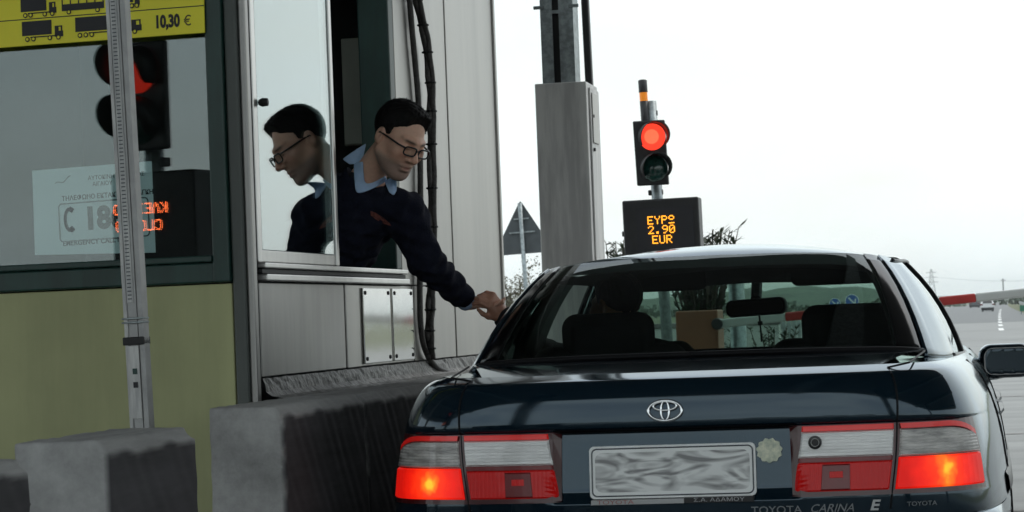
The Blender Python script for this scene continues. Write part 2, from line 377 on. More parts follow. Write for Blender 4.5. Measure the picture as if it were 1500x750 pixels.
# ------------------------------------------------------------------ foliage
def leaf_cloud(m, c, rad, n, size, rng, clumps=14, lens=1.6):
    cc = rng.normal(size=(clumps, 3)); cc /= np.linalg.norm(cc, axis=1)[:, None]; cc *= rng.uniform(.35, .95, (clumps, 1)); cc = cc * np.array(rad) + np.array(c)
    for k in range(n):
        q = cc[rng.randint(clumps)] + rng.normal(size=3) * np.array(rad) * .17
        a = Vector(rng.normal(size=3)).normalized(); b = a.orthogonal().normalized(); b.rotate(Matrix.Rotation(rng.uniform(0, 6.28), 3, a)); s = size * rng.uniform(.6, 1.3)
        e = a.cross(b); p = Vector(q)
        m.add([p - b * s * lens, p + e * s * .5, p + b * s * lens, p - e * s * .5], [(0, 1, 2, 3)])
def tree(name, base, h, rad, label, group=None, seed=0, n=2600, leaf='leaf_olive', size=.10, lens=1.2):
    rng = np.random.RandomState(seed); base = Vector(base); t = empty(name, base, label, 'tree', group)
    tr = MB(); path = [base + Vector((rng.uniform(-.02, .02) * h * k, 0, h * .62 * k / 4)) for k in range(5)]; tr.tube(path, [h * .030 * (1 - .14 * k) for k in range(5)], 8)
    for k in range(7):
        a = rng.uniform(0, 6.28); s0 = path[2 + k % 3]; e = base + Vector((cos(a) * rad[0] * .65, sin(a) * rad[0] * .65, h * rng.uniform(.6, .9)))
        tr.tube([s0, s0.lerp(e, .5) + Vector((0, 0, .05 * h)), e], [h * .014, h * .009, h * .004], 6)
    tr.build('trunk', 'bark', t)
    cr = MB(); leaf_cloud(cr, base + Vector((0, 0, h - rad[2])), rad, n, size, rng, 22, lens); cr.build('crown', leaf, t); return t
tp = at(762, 425, Y=62)
tree('roadside_tree', (tp.x, 62, 0), 2.75, (.75, .6, 1.0), 'small thin olive-leaved tree behind the triangular sign', None, 3, 1500, 'leaf_olive', .035, 1.3)
tp = at(735, 470, Y=75)
tree('roadside_tree', (tp.x, 75, 0), 1.9, (.9, .8, .6), 'low grey-green tree at the foot of the triangular sign post', None, 4, 1500, 'leaf_olive', .04, 1.3)
# shrub behind the price display: lance-shaped leaves on upright stems
def shrub(name, base, h, spread, stems, label, seed, leaf_l=.15):
    rng = np.random.RandomState(seed); t = empty(name, base, label, 'shrub'); st = MB(); lf = MB(); base = Vector(base)
    for k in range(stems):
        a = rng.uniform(0, 6.28); r = spread * sqrt(rng.uniform(.02, 1)); top = base + Vector((cos(a) * r, sin(a) * r * .6, h * rng.uniform(.88, 1.0))); mid = base.lerp(top, .5) + Vector((0, 0, .12 * h))
        st.tube([base, mid, top], [.016, .011, .004], 5)
        for q in range(44):
            f = rng.uniform(.0, 1.0); p = base.lerp(mid, .45 + f * 1.1) if f < .5 else mid.lerp(top, f * 2 - 1)
            az = rng.uniform(0, 6.28); d = Vector((cos(az), sin(az), rng.uniform(.1, .9))).normalized(); e = d.cross(Vector((0, 0, 1))).normalized(); ll = leaf_l * rng.uniform(.6, 1.15); wd = ll * .16
            lf.add([p, p + d * ll * .5 + e * wd, p + d * ll, p + d * ll * .5 - e * wd], [(0, 1, 2, 3)])
    st.build('stem', 'bark', t, smooth=True); lf.build('foliage', 'leaf_dark', t); return t
b = at(1030, 470, Y=24.5); shrub('leafy_shrub', (b.x, 24.5, .0), 2.00, .46, 60, 'dark narrow-leaved shrub poking out right of the price display', 5, .13)
b = at(912, 470, Y=23.5); shrub('leafy_shrub', (b.x, 23.5, .0), 1.88, .28, 34, 'dark narrow-leaved shrub peeping out left of the price display', 6, .13)

# ------------------------------------------------------------------ toll booth
XB = -2.30                                    # lane side of the booth
CORN = Vector((XB, 7.62, 0)); FA = radians(9)
FS = Vector((-cos(FA), sin(FA), 0)); FN = Vector((-sin(FA), -cos(FA), 0))   # along the front face, and out of it
def fp(s, d, z): return CORN + FS * s + FN * d + Vector((0, 0, z))
def fpx(px, py, d=0.):
    q = at_plane(px, py, CORN + FN * d, FN); return (q - CORN).dot(FS), q.z
BOOTH = empty('toll_booth', (-3.3, 9.7, .16), 'toll booth with olive front panel, dark green frames and steel cladding', 'booth')
def fbox(m, s0, s1, z0, z1, d0, d1):
    v = [fp(s, d, z) for z in (z0, z1) for s, d in ((s0, d1), (s1, d1), (s1, d0), (s0, d0))]
    return m.add(v, [(0, 3, 2, 1), (4, 5, 6, 7), (0, 1, 5, 4), (1, 2, 6, 5), (2, 3, 7, 6), (3, 0, 4, 7)])
s_gr, z_gb = fpx(315, 374); s_gl, _ = fpx(-260, 392)           # pane right edge / bottom
s_fr, z_fb = fpx(341, 413)                                       # frame outer edges
z_top = 3.05
m = MB(); fbox(m, s_fr + .004, 2.15, .16, z_fb - .004, -.06, 0.0); m.build('front_panel', 'olive_panel', BOOTH, bevel=.004)
m = MB(); fbox(m, s_fr, s_gr, z_fb, z_top, -.08, .022); m.build('window_frame', 'green_frame', BOOTH, bevel=.006)
m = MB(); fbox(m, s_gr + .001, 2.15, z_fb, z_gb - .022, -.08, .014); m.build('window_frame', 'green_frame', BOOTH, bevel=.006)
m = MB(); fbox(m, s_gr + .001, 2.15, z_gb - .021, z_gb, -.08, .026); m.build('window_frame', 'green_frame', BOOTH, bevel=.004)
m = MB(); fbox(m, 2.0, 2.15, z_gb + .001, z_top, -.08, .02); m.build('window_frame', 'green_frame', BOOTH, bevel=.006)
m = MB(); fbox(m, s_gr - .01, 2.02, z_gb - .01, z_top, -.032, -.024); m.build('window_pane', 'booth_glass', BOOTH)
# corner post: grey-green front, bare metal edge
m = MB(); fbox(m, .014, s_fr - .003, .16, z_top, -.07, .010); m.build('corner_post', 'grey_green_metal', BOOTH, bevel=.008)
m = MB(); m.box((XB - .012, 7.625, .16), (XB + .012, 7.665, z_top)); m.build('corner_trim', 'stainless_dull', BOOTH, bevel=.006)
# lane side
m = MB(); m.box((XB - .05, 7.668, .16), (XB - .004, 7.718, z_top)); m.build('post_gap', 'black_rubber', BOOTH)
def side(y0, y1, z0, z1, name, mat, out_=.0, th=.04, bev=.003, **k):
    q = MB(); q.box((XB - th, y0, z0), (XB + out_, y1, z1)); return q.build(name, mat, BOOTH, bevel=bev, **k)
side(7.722, 8.79, 1.012, 1.318, 'side_panel', 'stainless_dull', .0)
side(8.80, 9.00, 1.012, 1.318, 'side_panel', 'stainless', .004)
side(9.004, 9.90, 1.012, 1.318, 'side_panel', 'stainless', -.004)
side(7.722, 11.80, .16, .93, 'side_panel', 'stainless_dull', -.004)
side(9.735, 10.70, 1.322, z_top, 'cladding_panel', 'stainless', .0)
side(9.904, 10.70, 1.012, 1.318, 'cladding_panel', 'stainless', .0)
side(10.712, 11.78, 1.012, z_top, 'cladding_panel', 'stainless', .004)
side(11.784, 11.82, .93, z_top, 'end_trim', 'stainless', .014, .10)
# polished service plates with bolts
for (y0, y1) in ((9.03, 9.455), (9.50, 9.845)):
    p = side(y0, y1, 1.022, 1.306, 'service_plate', 'polished_steel', .012, .01, .002)
    for yy in (y0 + .03, y1 - .03):
        for zz in (1.04, 1.288):
            q = MB(); q.lathe([(.0, .0045), (.007, .004), (.008, 0)], (XB + .012, yy, zz), (1, 0, 0), 8)
            me = q.build('bolt', 'black_rubber', BOOTH, smooth=True)
# crumpled flashing at the foot of the cladding
rng = np.random.RandomState(3); m = MB(); ysx = np.linspace(7.70, 11.75, 90); jit = rng.uniform(-.003, .003, (90, 5))
m.grid(lambda i, j: (XB + .006 + [.0, .006, .012, .03, .075][int(j)] + jit[int(i), int(j)], ysx[int(i)], [1.008, .990, .965, .950, .940][int(j)] + jit[int(i), int(j)] * .5), range(90), range(5)); m.build('flashing', 'crinkled_foil', BOOTH)
# sill rails
side(7.722, 9.735, 1.322, 1.345, 'sill_rail', 'aluminium', .030, .05, .005)
side(7.722, 9.735, 1.347, 1.362, 'sill_rail', 'black_rubber', .012, .05, .002)
side(7.722, 9.735, 1.364, 1.382, 'sill_rail', 'aluminium', .024, .09, .004)
# sliding sash (shut half) and the frame round the opening
SY0, SY1 = 7.735, 8.735
SASH = MB(); SASH.box((XB - .035, SY0, 1.384), (XB - .002, SY0 + .045, z_top)); SASH.box((XB - .035, SY1 - .035, 1.384), (XB + .004, SY1, z_top)); SASH.box((XB - .034, SY0 + .046, 1.385), (XB - .003, SY1 - .036, 1.425))
SASH.build('sliding_sash', 'aluminium', BOOTH, bevel=.004)
m = MB(); m.box((XB - .007, SY0 + .046, 1.426), (XB - .0025, SY1 - .043, z_top)); m.build('window_pane', 'sash_glass', BOOTH)
m = MB(); m.box((XB - .014, SY1 - .042, 1.426), (XB - .004, SY1 - .036, z_top)); m.build('sash_seal', 'black_rubber', BOOTH)
m = MB(); m.box((XB - .06, SY0 + .003, 1.384), (XB - .037, SY0 + .03, z_top)); m.build('sash_seal', 'black_rubber', BOOTH)
m = MB(); m.lathe([(0, .03), (.013, .03), (.015, .012), (.009, 0)], (XB + .0, SY0 + .055, 1.905), (1, 0, 0), 10); m.build('sash_knob', 'black_rubber', BOOTH, smooth=True)
m = MB(); m.box((XB - .13, 9.655, 1.384), (XB - .002, 9.733, z_top)); m.build('window_jamb', 'green_frame', BOOTH, bevel=.006)
m = MB(); m.box((XB - .22, 8.74, 1.360), (XB - .03, 9.65, 1.3815)); m.build('window_sill', 'boom_white', BOOTH, bevel=.003)
# shell: back, far end, floor, ceiling, roof, inner lining of the lane side
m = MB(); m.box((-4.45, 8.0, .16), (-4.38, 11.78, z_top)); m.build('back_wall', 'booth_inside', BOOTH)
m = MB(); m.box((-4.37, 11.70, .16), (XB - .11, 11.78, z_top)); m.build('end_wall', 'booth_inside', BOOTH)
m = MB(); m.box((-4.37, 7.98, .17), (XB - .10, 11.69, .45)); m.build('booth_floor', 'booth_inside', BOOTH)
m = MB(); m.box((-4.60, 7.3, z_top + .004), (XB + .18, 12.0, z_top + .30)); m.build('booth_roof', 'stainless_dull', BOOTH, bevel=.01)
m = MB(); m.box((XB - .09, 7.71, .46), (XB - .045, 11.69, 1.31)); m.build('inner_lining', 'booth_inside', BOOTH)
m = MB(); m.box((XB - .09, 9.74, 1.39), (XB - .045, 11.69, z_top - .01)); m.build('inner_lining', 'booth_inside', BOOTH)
# things inside
c = empty('wall_cupboard', (-2.66, 10.5, 1.95), 'narrow cream cupboard dimly seen through the open booth window', 'cupboard')
m = MB(); m.box((-2.72, 10.50, 1.95), (-2.585, 10.9, 2.42)); m.build('body', 'cream_board', c, bevel=.006)
m = MB(); m.box((-2.715, 10.485, 1.955), (-2.59, 10.498, 2.415)); m.build('door', 'cream_board', c, bevel=.003)

# yellow tariff board on the front window
s1, zt1 = fpx(300, 48, .03); ZB = zt1
TAR = empty('tariff_board', fp(.9, .03, ZB), 'yellow tariff board with lorry symbols and price on the booth window', 'sign')
TILT = radians(-0.5)
TU = (Vector((0, 0, 1)) * cos(TILT) + FS * sin(TILT)).normalized(); TR = (-FS * cos(TILT) + Vector((0, 0, 1)) * sin(TILT)).normalized()
T0 = fp(s1, .026, ZB)
def tp_(x, u, d=0.): return T0 + TR * x + TU * u + FN * d
def tbox(m, x0, x1, u0, u1, d0, d1):
    v = [tp_(x, u, d) for u in (u0, u1) for x, d in ((x0, d1), (x1, d1), (x1, d0), (x0, d0))]
    return m.add(v, [(0, 1, 2, 3), (7, 6, 5, 4), (4, 5, 1, 0), (5, 6, 2, 1), (6, 7, 3, 2), (7, 4, 0, 3)])
m = MB(); tbox(m, -1.6, 0, 0, .30, 0, .006); m.build('panel', 'yellow_board', TAR, bevel=.001)
PXM = FPX / 8.1
def tloc(px, py):
    q = at_plane(px, py, T0 + FN * .006, FN) - T0; return q.dot(TR), q.dot(TU)
m = MB(); tbox(m, -1.6, 0, tloc(300, 8)[1] - .0015, tloc(300, 8)[1] + .0015, .0062, .0072); m.build('rule_line', 'print_black', TAR)
def vehicle(px0, px1, pyb, cab, bus=False, artic=False):
    """printed lorry symbol between two photo columns, wheels touching row pyb at its left end"""
    x0, u0 = tloc(px0, pyb); x1 = tloc(px1, pyb)[0]; Lg = x1 - x0; m = MB(); D = (.0062, .0076); H = .047
    if bus:
        tbox(m, x0, x1, u0 + .012, u0 + .034, *D); tbox(m, x0, x1, u0 + .062, u0 + .068, *D)
        for k in range(6): tbox(m, x0 + Lg * k / 5 * .97, x0 + Lg * k / 5 * .97 + .004, u0 + .034, u0 + .062, *D)
        wl = [x0 + Lg * .17, x0 + Lg * .85]
    else:
        tbox(m, x0, x0 + Lg * (.72 if not artic else .80), u0 + .020, u0 + .020 + H, *D); tbox(m, x0 + Lg * .2, x1 - .01, u0 + .012, u0 + .016, *D)
        c0 = x0 + Lg * (.80 if not artic else .85)
        tbox(m, c0, x1, u0 + .010, u0 + .029, *D); tbox(m, c0, c0 + (x1 - c0) * .45, u0 + .029, u0 + .046, *D); tbox(m, c0 + (x1 - c0) * .45, x1 - .003, u0 + .042, u0 + .046, *D); tbox(m, x1 - .008, x1 - .003, u0 + .029, u0 + .042, *D)
        wl = [x0 + Lg * f for f in ((.13, .28, .68, .89) if not artic else (.07, .16, .25, .62, .9))]
    m.build('lorry_symbol' if not bus else 'bus_symbol', 'print_black', TAR)
    for wx in wl:
        r = .0085; c = tp_(wx, u0 + .008, .0080); q = MB()
        ring = [c + (TR * cos(2 * pi * k / 14) + TU * sin(2 * pi * k / 14)) * r for k in range(14)]; q.prism(ring, FN * .0006); q.build('wheel_symbol', 'print_black', TAR)
        ring = [c + FN * .0008 + (TR * cos(2 * pi * k / 12) + TU * sin(2 * pi * k / 12)) * r * .55 for k in range(12)]; q = MB(); q.prism(ring, FN * .0005); q.build('hub_symbol', 'yellow_board', TAR)
vehicle(33, 93, 62, 1); vehicle(111, 208, 56, 1, artic=True); vehicle(31, 83, 27, 1); vehicle(91, 153, 22, 1, bus=True); vehicle(170, 205, 14, 1)
a, b_ = tloc(284, 31); m = MB(); tbox(m, tloc(222, 30)[0], a, b_ - .026, b_ + .024, .0062, .0066); m.build('price_patch', 'yellow_board', TAR)
x_, u_ = tloc(245, 32); text_mesh('price_lettering', '10,30', .055, tp_(x_, u_, .0072), TR, TU, 'print_black', TAR, .0008, xs=.74, off=.0026)
x_, u_ = tloc(275, 31); text_mesh('price_lettering', '€', .046, tp_(x_, u_, .0072), TR, TU, 'print_black', TAR, .0008, xs=.95)

# emergency number sheet inside the glass
s0_, zz0 = fpx(47, 250, -.036); s1_, zz1 = fpx(222, 236, -.036); s2_, zz2 = fpx(227, 370, -.036)
NOT = empty('notice_sheet', fp((s0_ + s1_) / 2, -.036, zz2), 'pale notice sheet with emergency call number behind the glass', 'notice')
m = MB(); m.prism([fp(s0_, -.0365, zz0 - .28), fp(s1_ - .003, -.0365, zz2), fp(s1_, -.0365, zz1), fp(s0_, -.0365, zz0)], -FN * .001); m.build('sheet', 'paper', NOT)
NR = (-FS * cos(.018) + Vector((0, 0, 1)) * sin(.018)).normalized(); NU = (Vector((0, 0, 1)) * cos(.018) + FS * sin(.018)).normalized()
def npos(px, py, d=-.0350): s, z = fpx(px, py, d); return fp(s, d, z)
text_mesh('number_lettering', '1866', .100, npos(162, 319), NR, NU, 'print_black', NOT, .0006, xs=1.0, off=.0045)
text_mesh('caption_lettering', 'EMERGENCY CALL NUMBER', .0235, npos(150, 353), NR, NU, 'print_black', NOT, .0006, off=.0004)
text_mesh('caption_lettering', 'ΤΗΛΕΦΩΝΟ ΕΚΤΑΚΤΟΥ ΑΝΑΓΚΗΣ', .0215, npos(160, 286), NR, NU, 'print_black', NOT, .0006, off=.0004)
text_mesh('caption_lettering', 'ΑΥΤΟΚΙΝΗΤΟΔΡΟΜΟΣ', .019, npos(170, 258), NR, NU, 'print_black', NOT, .0006)
text_mesh('caption_lettering', 'ΑΙΓΑΙΟΥ', .019, npos(150, 269), NR, NU, 'print_black', NOT, .0006)
m = MB(); c = npos(152, 322); m.ring(rrect(c, NR, NU, .330, .125, .012), .0022, 6); m.build('number_border', 'print_grey', NOT)
c = npos(98, 322); m = MB(); m.tube([c + NR * (.018 * cos(a) + .012) + NU * (.036 * sin(a)) for a in np.linspace(radians(95), radians(265), 9)], .0055, 6); m.tube([c + NU * .036 + NR * .012, c + NU * .028 + NR * .024], .009, 6); m.tube([c - NU * .036 + NR * .012, c - NU * .028 + NR * .024], .009, 6); m.build('telephone_symbol', 'print_grey', NOT)
m = MB(); c = npos(92, 268); m.tube([c + NR * (.06 * (t - .5)) + NU * (.02 * t * t + .004 * sin(9 * t)) for t in np.linspace(0, 1, 8)], .0014, 5); m.build('logo_line', 'print_grey', NOT)

# cables hanging on the cladding
def wob(px_py, X, r, jitter, seed):
    rng = np.random.RandomState(seed); P = [at(px, py, X=X) for px, py in px_py]; Q = []
    for i in range(len(P) - 1):
        for k in range(8):
            a = P[max(i - 1, 0)]; b = P[i]; c = P[i + 1]; d = P[min(i + 2, len(P) - 1)]; t = k / 8
            p = .5 * ((2 * b) + (c - a) * t + (2 * a - 5 * b + 4 * c - d) * t * t + (3 * b - a - 3 * c + d) * t ** 3); Q.append(p + Vector((0, rng.uniform(-1, 1) * jitter, 0)))
    Q.append(P[-1]); return Q
CB = empty('cable_bundle', at(632, 540, X=XB + .03), 'thick dark twisted cable bundle hanging down the steel cladding', 'cable')
pth = wob([(603, -60), (611, 0), (624, 60), (631, 130), (632, 200), (633, 300), (633, 380), (631, 440), (629, 490), (631, 525)], XB + .035, .013, .003, 1)
m = MB(); m.tube([p + Vector((.008, .007 * sin(i * .9), 0)) for i, p in enumerate(pth)], .0125, 8); m.build('cable', 'cable_sheath', CB, smooth=True)
m = MB(); m.tube([p + Vector((-.008, -.012 * sin(i * .9 + .8), 0)) for i, p in enumerate(pth)], .0115, 8); m.build('cable', 'cable_sheath', CB, smooth=True)
for i in range(3, len(pth) - 2, 5):
    t = MB(); p = pth[i]; t.lathe([(.0235, -.004), (.025, 0), (.0235, .004)], p, (0, 0, 1), 10); t.tube([p + Vector((.012, -.016, 0)), p + Vector((.02, -.045, .006))], .0025, 5); t.build('cable_tie', 'black_rubber', CB)
CB2 = empty('cable_run', at(612, 540, X=XB + .025), 'thin dark cable beside the thick cable bundle on the booth', 'cable')
m = MB(); m.tube(wob([(595, -60), (600, 0), (606, 70), (612, 135), (615, 200), (616, 300), (615, 400), (616, 470), (622, 510), (640, 538), (668, 549)], XB + .02, .008, .001, 2), .0125, 8); m.build('cable', 'cable_sheath', CB2, smooth=True)

# ------------------------------------------------------------------ concrete blocks along the lane
def concrete_tone():
    m = bpy.data.materials.new('painted_concrete'); m.use_nodes = True; n = m.node_tree; b = n.nodes['Principled BSDF']; b.inputs['Roughness'].default_value = .92; b.inputs['Specular IOR Level'].default_value = .3
    a = n.nodes.new('ShaderNodeAttribute'); a.attribute_name = 'tone'; g = n.nodes.new('ShaderNodeNewGeometry')
    t1 = n.nodes.new('ShaderNodeTexNoise'); t1.inputs['Scale'].default_value = 7; t1.inputs['Detail'].default_value = 9; t1.inputs['Roughness'].default_value = .7
    mr = n.nodes.new('ShaderNodeMapRange'); mr.inputs['From Min'].default_value = .3; mr.inputs['From Max'].default_value = .7; mr.inputs['To Min'].default_value = .62; mr.inputs['To Max'].default_value = 1.3
    vm = n.nodes.new('ShaderNodeVectorMath'); vm.operation = 'SCALE'; t2 = n.nodes.new('ShaderNodeTexNoise'); t2.inputs['Scale'].default_value = 45; t2.inputs['Detail'].default_value = 8
    bp = n.nodes.new('ShaderNodeBump'); bp.inputs['Strength'].default_value = .18; bp.inputs['Distance'].default_value = .006
    mpg = n.nodes.new('ShaderNodeMapping'); mpg.inputs['Scale'].default_value = (1, .12, 1); L_ = n.links.new; L_(g.outputs['Position'], mpg.inputs['Vector']); L_(mpg.outputs['Vector'], t1.inputs['Vector']); L_(mpg.outputs['Vector'], t2.inputs['Vector']); L_(t1.outputs['Fac'], mr.inputs['Value']); L_(a.outputs['Color'], vm.inputs[0]); L_(mr.outputs['Result'], vm.inputs['Scale']); L_(vm.outputs[0], b.inputs['Base Color']); L_(t2.outputs['Fac'], bp.inputs['Height']); L_(bp.outputs['Normal'], b.inputs['Normal'])
    MATS['painted_concrete'] = m
concrete_tone()
def block(y0, y1, x0, x1, h, label, seed, lean=0.):
    """cast block with chipped arrises; grey body, lane side painted dark"""
    rng = np.random.RandomState(seed); e = empty('concrete_block', ((x0 + x1) / 2, (y0 + y1) / 2, .0), label, 'concrete block', 'concrete blocks along the lane')
    c = ((x0 + x1) / 2, (y0 + y1) / 2, h / 2 - .05); hf_ = ((x1 - x0) / 2, (y1 - y0) / 2, h / 2 + .05); I3 = np.eye(3)
    chips = [(x1 + rng.uniform(-.004, .012), rng.uniform(y0, y1), h + rng.uniform(-.004, .016), rng.uniform(.010, .024)) for _ in range(int(9 * (y1 - y0)))] + [(x1 + .012, y0 - .010, rng.uniform(.55, h), rng.uniform(.016, .030)) for _ in range(5)] + [(rng.uniform(x0, x1), y0 - .008, h + .010, rng.uniform(.012, .018)) for _ in range(2)] + [(x1 + .01, y1 + .008, h + .006, .04)]
    def f(P):
        Q = P.copy(); tap = np.clip((h - Q[:, 2]) / h, 0, 1); sgn = np.sign(Q[:, 0] - c[0]); Q[:, 0] = Q[:, 0] - sgn * (.03 * tap ** 2) * (np.abs(Q[:, 0] - c[0]) > .02)
        wv = .0012 * np.sin(P[:, 1] * 23 + seed) * np.sin(P[:, 2] * 17 + P[:, 0] * 9) + .0008 * np.sin(P[:, 1] * 61 + P[:, 2] * 47 + seed * 2) + .0007 * np.sin(P[:, 0] * 90 + P[:, 1] * 80 + P[:, 2] * 70)
        d = d_rbox(Q, c, hf_, .007, I3) + wv; ch = (Q[:, 0] - x1 + Q[:, 2] - h + .030) * .707 + wv; d = np.maximum(d, ch)
        for (a_, b_, g_, r_) in chips: d = np.maximum(d, -(np.sqrt((P[:, 0] - a_) ** 2 + ((P[:, 1] - b_) * .7) ** 2 + (P[:, 2] - g_) ** 2) - r_))
        return d
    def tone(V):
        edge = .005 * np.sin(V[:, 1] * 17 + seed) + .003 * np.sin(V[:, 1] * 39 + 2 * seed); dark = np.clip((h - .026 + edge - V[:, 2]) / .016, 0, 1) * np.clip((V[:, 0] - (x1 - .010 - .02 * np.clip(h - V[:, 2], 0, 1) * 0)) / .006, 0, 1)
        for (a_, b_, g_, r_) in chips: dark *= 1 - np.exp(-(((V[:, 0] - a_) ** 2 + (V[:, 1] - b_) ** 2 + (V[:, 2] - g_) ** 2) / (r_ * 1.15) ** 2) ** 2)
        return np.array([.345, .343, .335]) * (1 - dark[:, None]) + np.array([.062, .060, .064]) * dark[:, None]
    nets_object('body', f, (x0 - .08, y0 - .05, .0), (x1 + .10, y1 + .05, h + .04), .0095, 'painted_concrete', e, tone)
    return e
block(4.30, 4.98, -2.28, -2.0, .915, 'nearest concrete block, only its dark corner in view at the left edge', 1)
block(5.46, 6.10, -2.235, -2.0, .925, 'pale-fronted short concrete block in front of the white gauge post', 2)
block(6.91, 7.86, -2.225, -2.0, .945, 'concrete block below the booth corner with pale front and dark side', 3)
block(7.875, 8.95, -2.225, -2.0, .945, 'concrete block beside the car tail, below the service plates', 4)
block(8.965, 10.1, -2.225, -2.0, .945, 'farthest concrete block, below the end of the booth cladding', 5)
m = MB(); rng = np.random.RandomState(8); m.box((XB + .02, 7.66, .60), (-2.20, 11.6, .925)); tag(m.build('plinth_ledge', 'island_concrete', bevel=.01), kind='structure')

# ------------------------------------------------------------------ gauge post in front of the booth
pb = at(207, 620, Y=7.05); pt_ = at(171, 0, Y=7.05); d = (pt_ - pb).normalized()
P0 = pb - d * ((pb.z - .16) / d.z); P1 = pb + d * 2.1
GP = empty('gauge_post', P0, 'slim white post with a perforated scale standing before the booth window', 'post')
rgt = Vector((1, 0, 0)); rgt = (rgt - d * rgt.dot(d)).normalized(); frt = d.cross(rgt)
if frt.y > 0: frt = -frt
m = MB(); m.bar(P0, P1, .030, .05, up=frt); m.build('channel', 'post_grey', GP, bevel=.004)
m = MB(); c = rgt * -.021; m.bar(P0 + c, P1 + c, .012, .056, up=frt); m.build('edge_strip', 'post_white', GP, bevel=.003)
m = MB(); c = rgt * .0245; m.bar(P0 + c, P1 + c, .017, .05, up=frt); m.build('edge_strip', 'post_grey', GP, bevel=.003)
sc0 = pb + d * (.36); c = frt * .0265 - rgt * .003
m = MB(); m.bar(sc0 + c, P1 + c, .020, .003, up=frt); m.build('scale_strip', 'post_white', GP)
m = MB(); k = 0
while .37 + k * .0115 < 1.9:
    p = sc0 + d * (.01 + k * .0115) + frt * .0287 - rgt * .003; m.bar(p - rgt * .006, p + rgt * .006, .0035, .0012, up=frt); k += 1
tag(m.build('scale_marks', 'print_grey', GP), kind='stuff')
m = MB(); m.bar(pb + d * .015 + c, sc0 - d * .13 + c, .034, .004, up=frt); m.build('lower_plate', 'post_white', GP, bevel=.001)
for h_, mt in ((.115, 'print_black'), (.155, 'green_frame')):
    m = MB(); p = pb + d * h_ + frt * .0295; m.bar(p - rgt * .007, p + rgt * .007, .017, .002, up=frt); m.build('mark', mt, GP)
m = MB(); p = pb + d * .245; m.bar(p - d * .012, p + d * .012, .066, .062, up=frt); m.build('strap', 'black_rubber', GP, bevel=.003)
for q in (.30, .312): 
    m = MB(); p = pb + d * q; m.ring(rrect(p, rgt, frt, .066, .062, .01), .0028, 6); m.build('wire_tie', 'galvanised', GP)

# ------------------------------------------------------------------ steel cabinet, column and pipe beyond the booth
YC = 14.5
a = at(783, 123, Y=YC); b_ = at(858, 111, Y=YC)
SC = empty('steel_cabinet', ((a.x + b_.x) / 2, YC + .2, .16), 'tall brushed steel cabinet enclosing the foot of the gantry column', 'cabinet')
m = MB(); m.box((a.x, YC, .16), (b_.x, YC + .42, a.z)); m.build('body', 'cabinet_steel', SC, bevel=.006)
m = MB(); m.box((b_.x + .001, YC + .07, .5), (b_.x + .012, YC + .40, a.z - .03)); m.build('side_door', 'cabinet_steel', SC, bevel=.004)
m = MB(); m.box((b_.x + .013, YC + .10, a.z - .36), (b_.x + .020, YC + .30, a.z - .06)); m.build('hatch', 'stainless', SC, bevel=.004)
for zz in (a.z - .40, a.z - .20):
    m = MB(); m.lathe([(0, .012), (.01, .012), (.012, 0)], (b_.x + .012, YC + .12, zz), (1, 0, 0), 10); m.build('lock', 'black_rubber', SC, smooth=True)
c0 = at(799, 118, Y=YC + .2).x; c1 = at(847, 118, Y=YC + .2).x
GC = empty('gantry_column', ((c0 + c1) / 2, YC + .2, a.z), 'galvanised steel gantry column rising out of the steel cabinet', 'column')
m = MB(); w_ = (c1 - c0)
m.box((c0, YC + .10, a.z + .001), (c0 + w_ * .36, YC + .112, 7.5)); m.box((c0 + w_ * .56, YC + .10, a.z + .001), (c1, YC + .112, 7.5)); m.box((c0 + .002, YC + .113, a.z + .001), (c0 + .014, YC + .30, 7.5)); m.box((c1 - .014, YC + .113, a.z + .001), (c1 - .002, YC + .30, 7.5))
m.build('flange', 'galvanised', GC)
m = MB(); m.box((c0 + .015, YC + .16, a.z + .001), (c1 - .015, YC + .172, 7.5)); m.build('web', 'signal_black', GC)
for zz in (3.02, 3.6):
    for xx in (c0 - .006, c1 + .006):
        m = MB(); m.tube([(xx - .03, YC + .09, zz), (xx + .03, YC + .09, zz)], .011, 8); m.build('bolt', 'galvanised', GC)
m = MB(); m.box((c0 + w_ * .02, YC + .096, 2.98), (c1 - w_ * .02, YC + .099, 3.0)); m.build('splice', 'galvanised', GC)
dp = at(861, 118, Y=YC + .55).x; dpp = at(874, 300, Y=YC + .5)
DP = empty('drain_pipe', (dpp.x, YC + .52, .16), 'black drain pipe running up behind the steel cabinet', 'pipe')
t = at(857, 0, Y=YC + .52); bt = at(876, 370, Y=YC + .52); dd = (t - bt).normalized()
m = MB(); m.bar(bt - dd * 1.3, bt + dd * 6, .045, .06); m.build('pipe', 'signal_black', DP, bevel=.01)

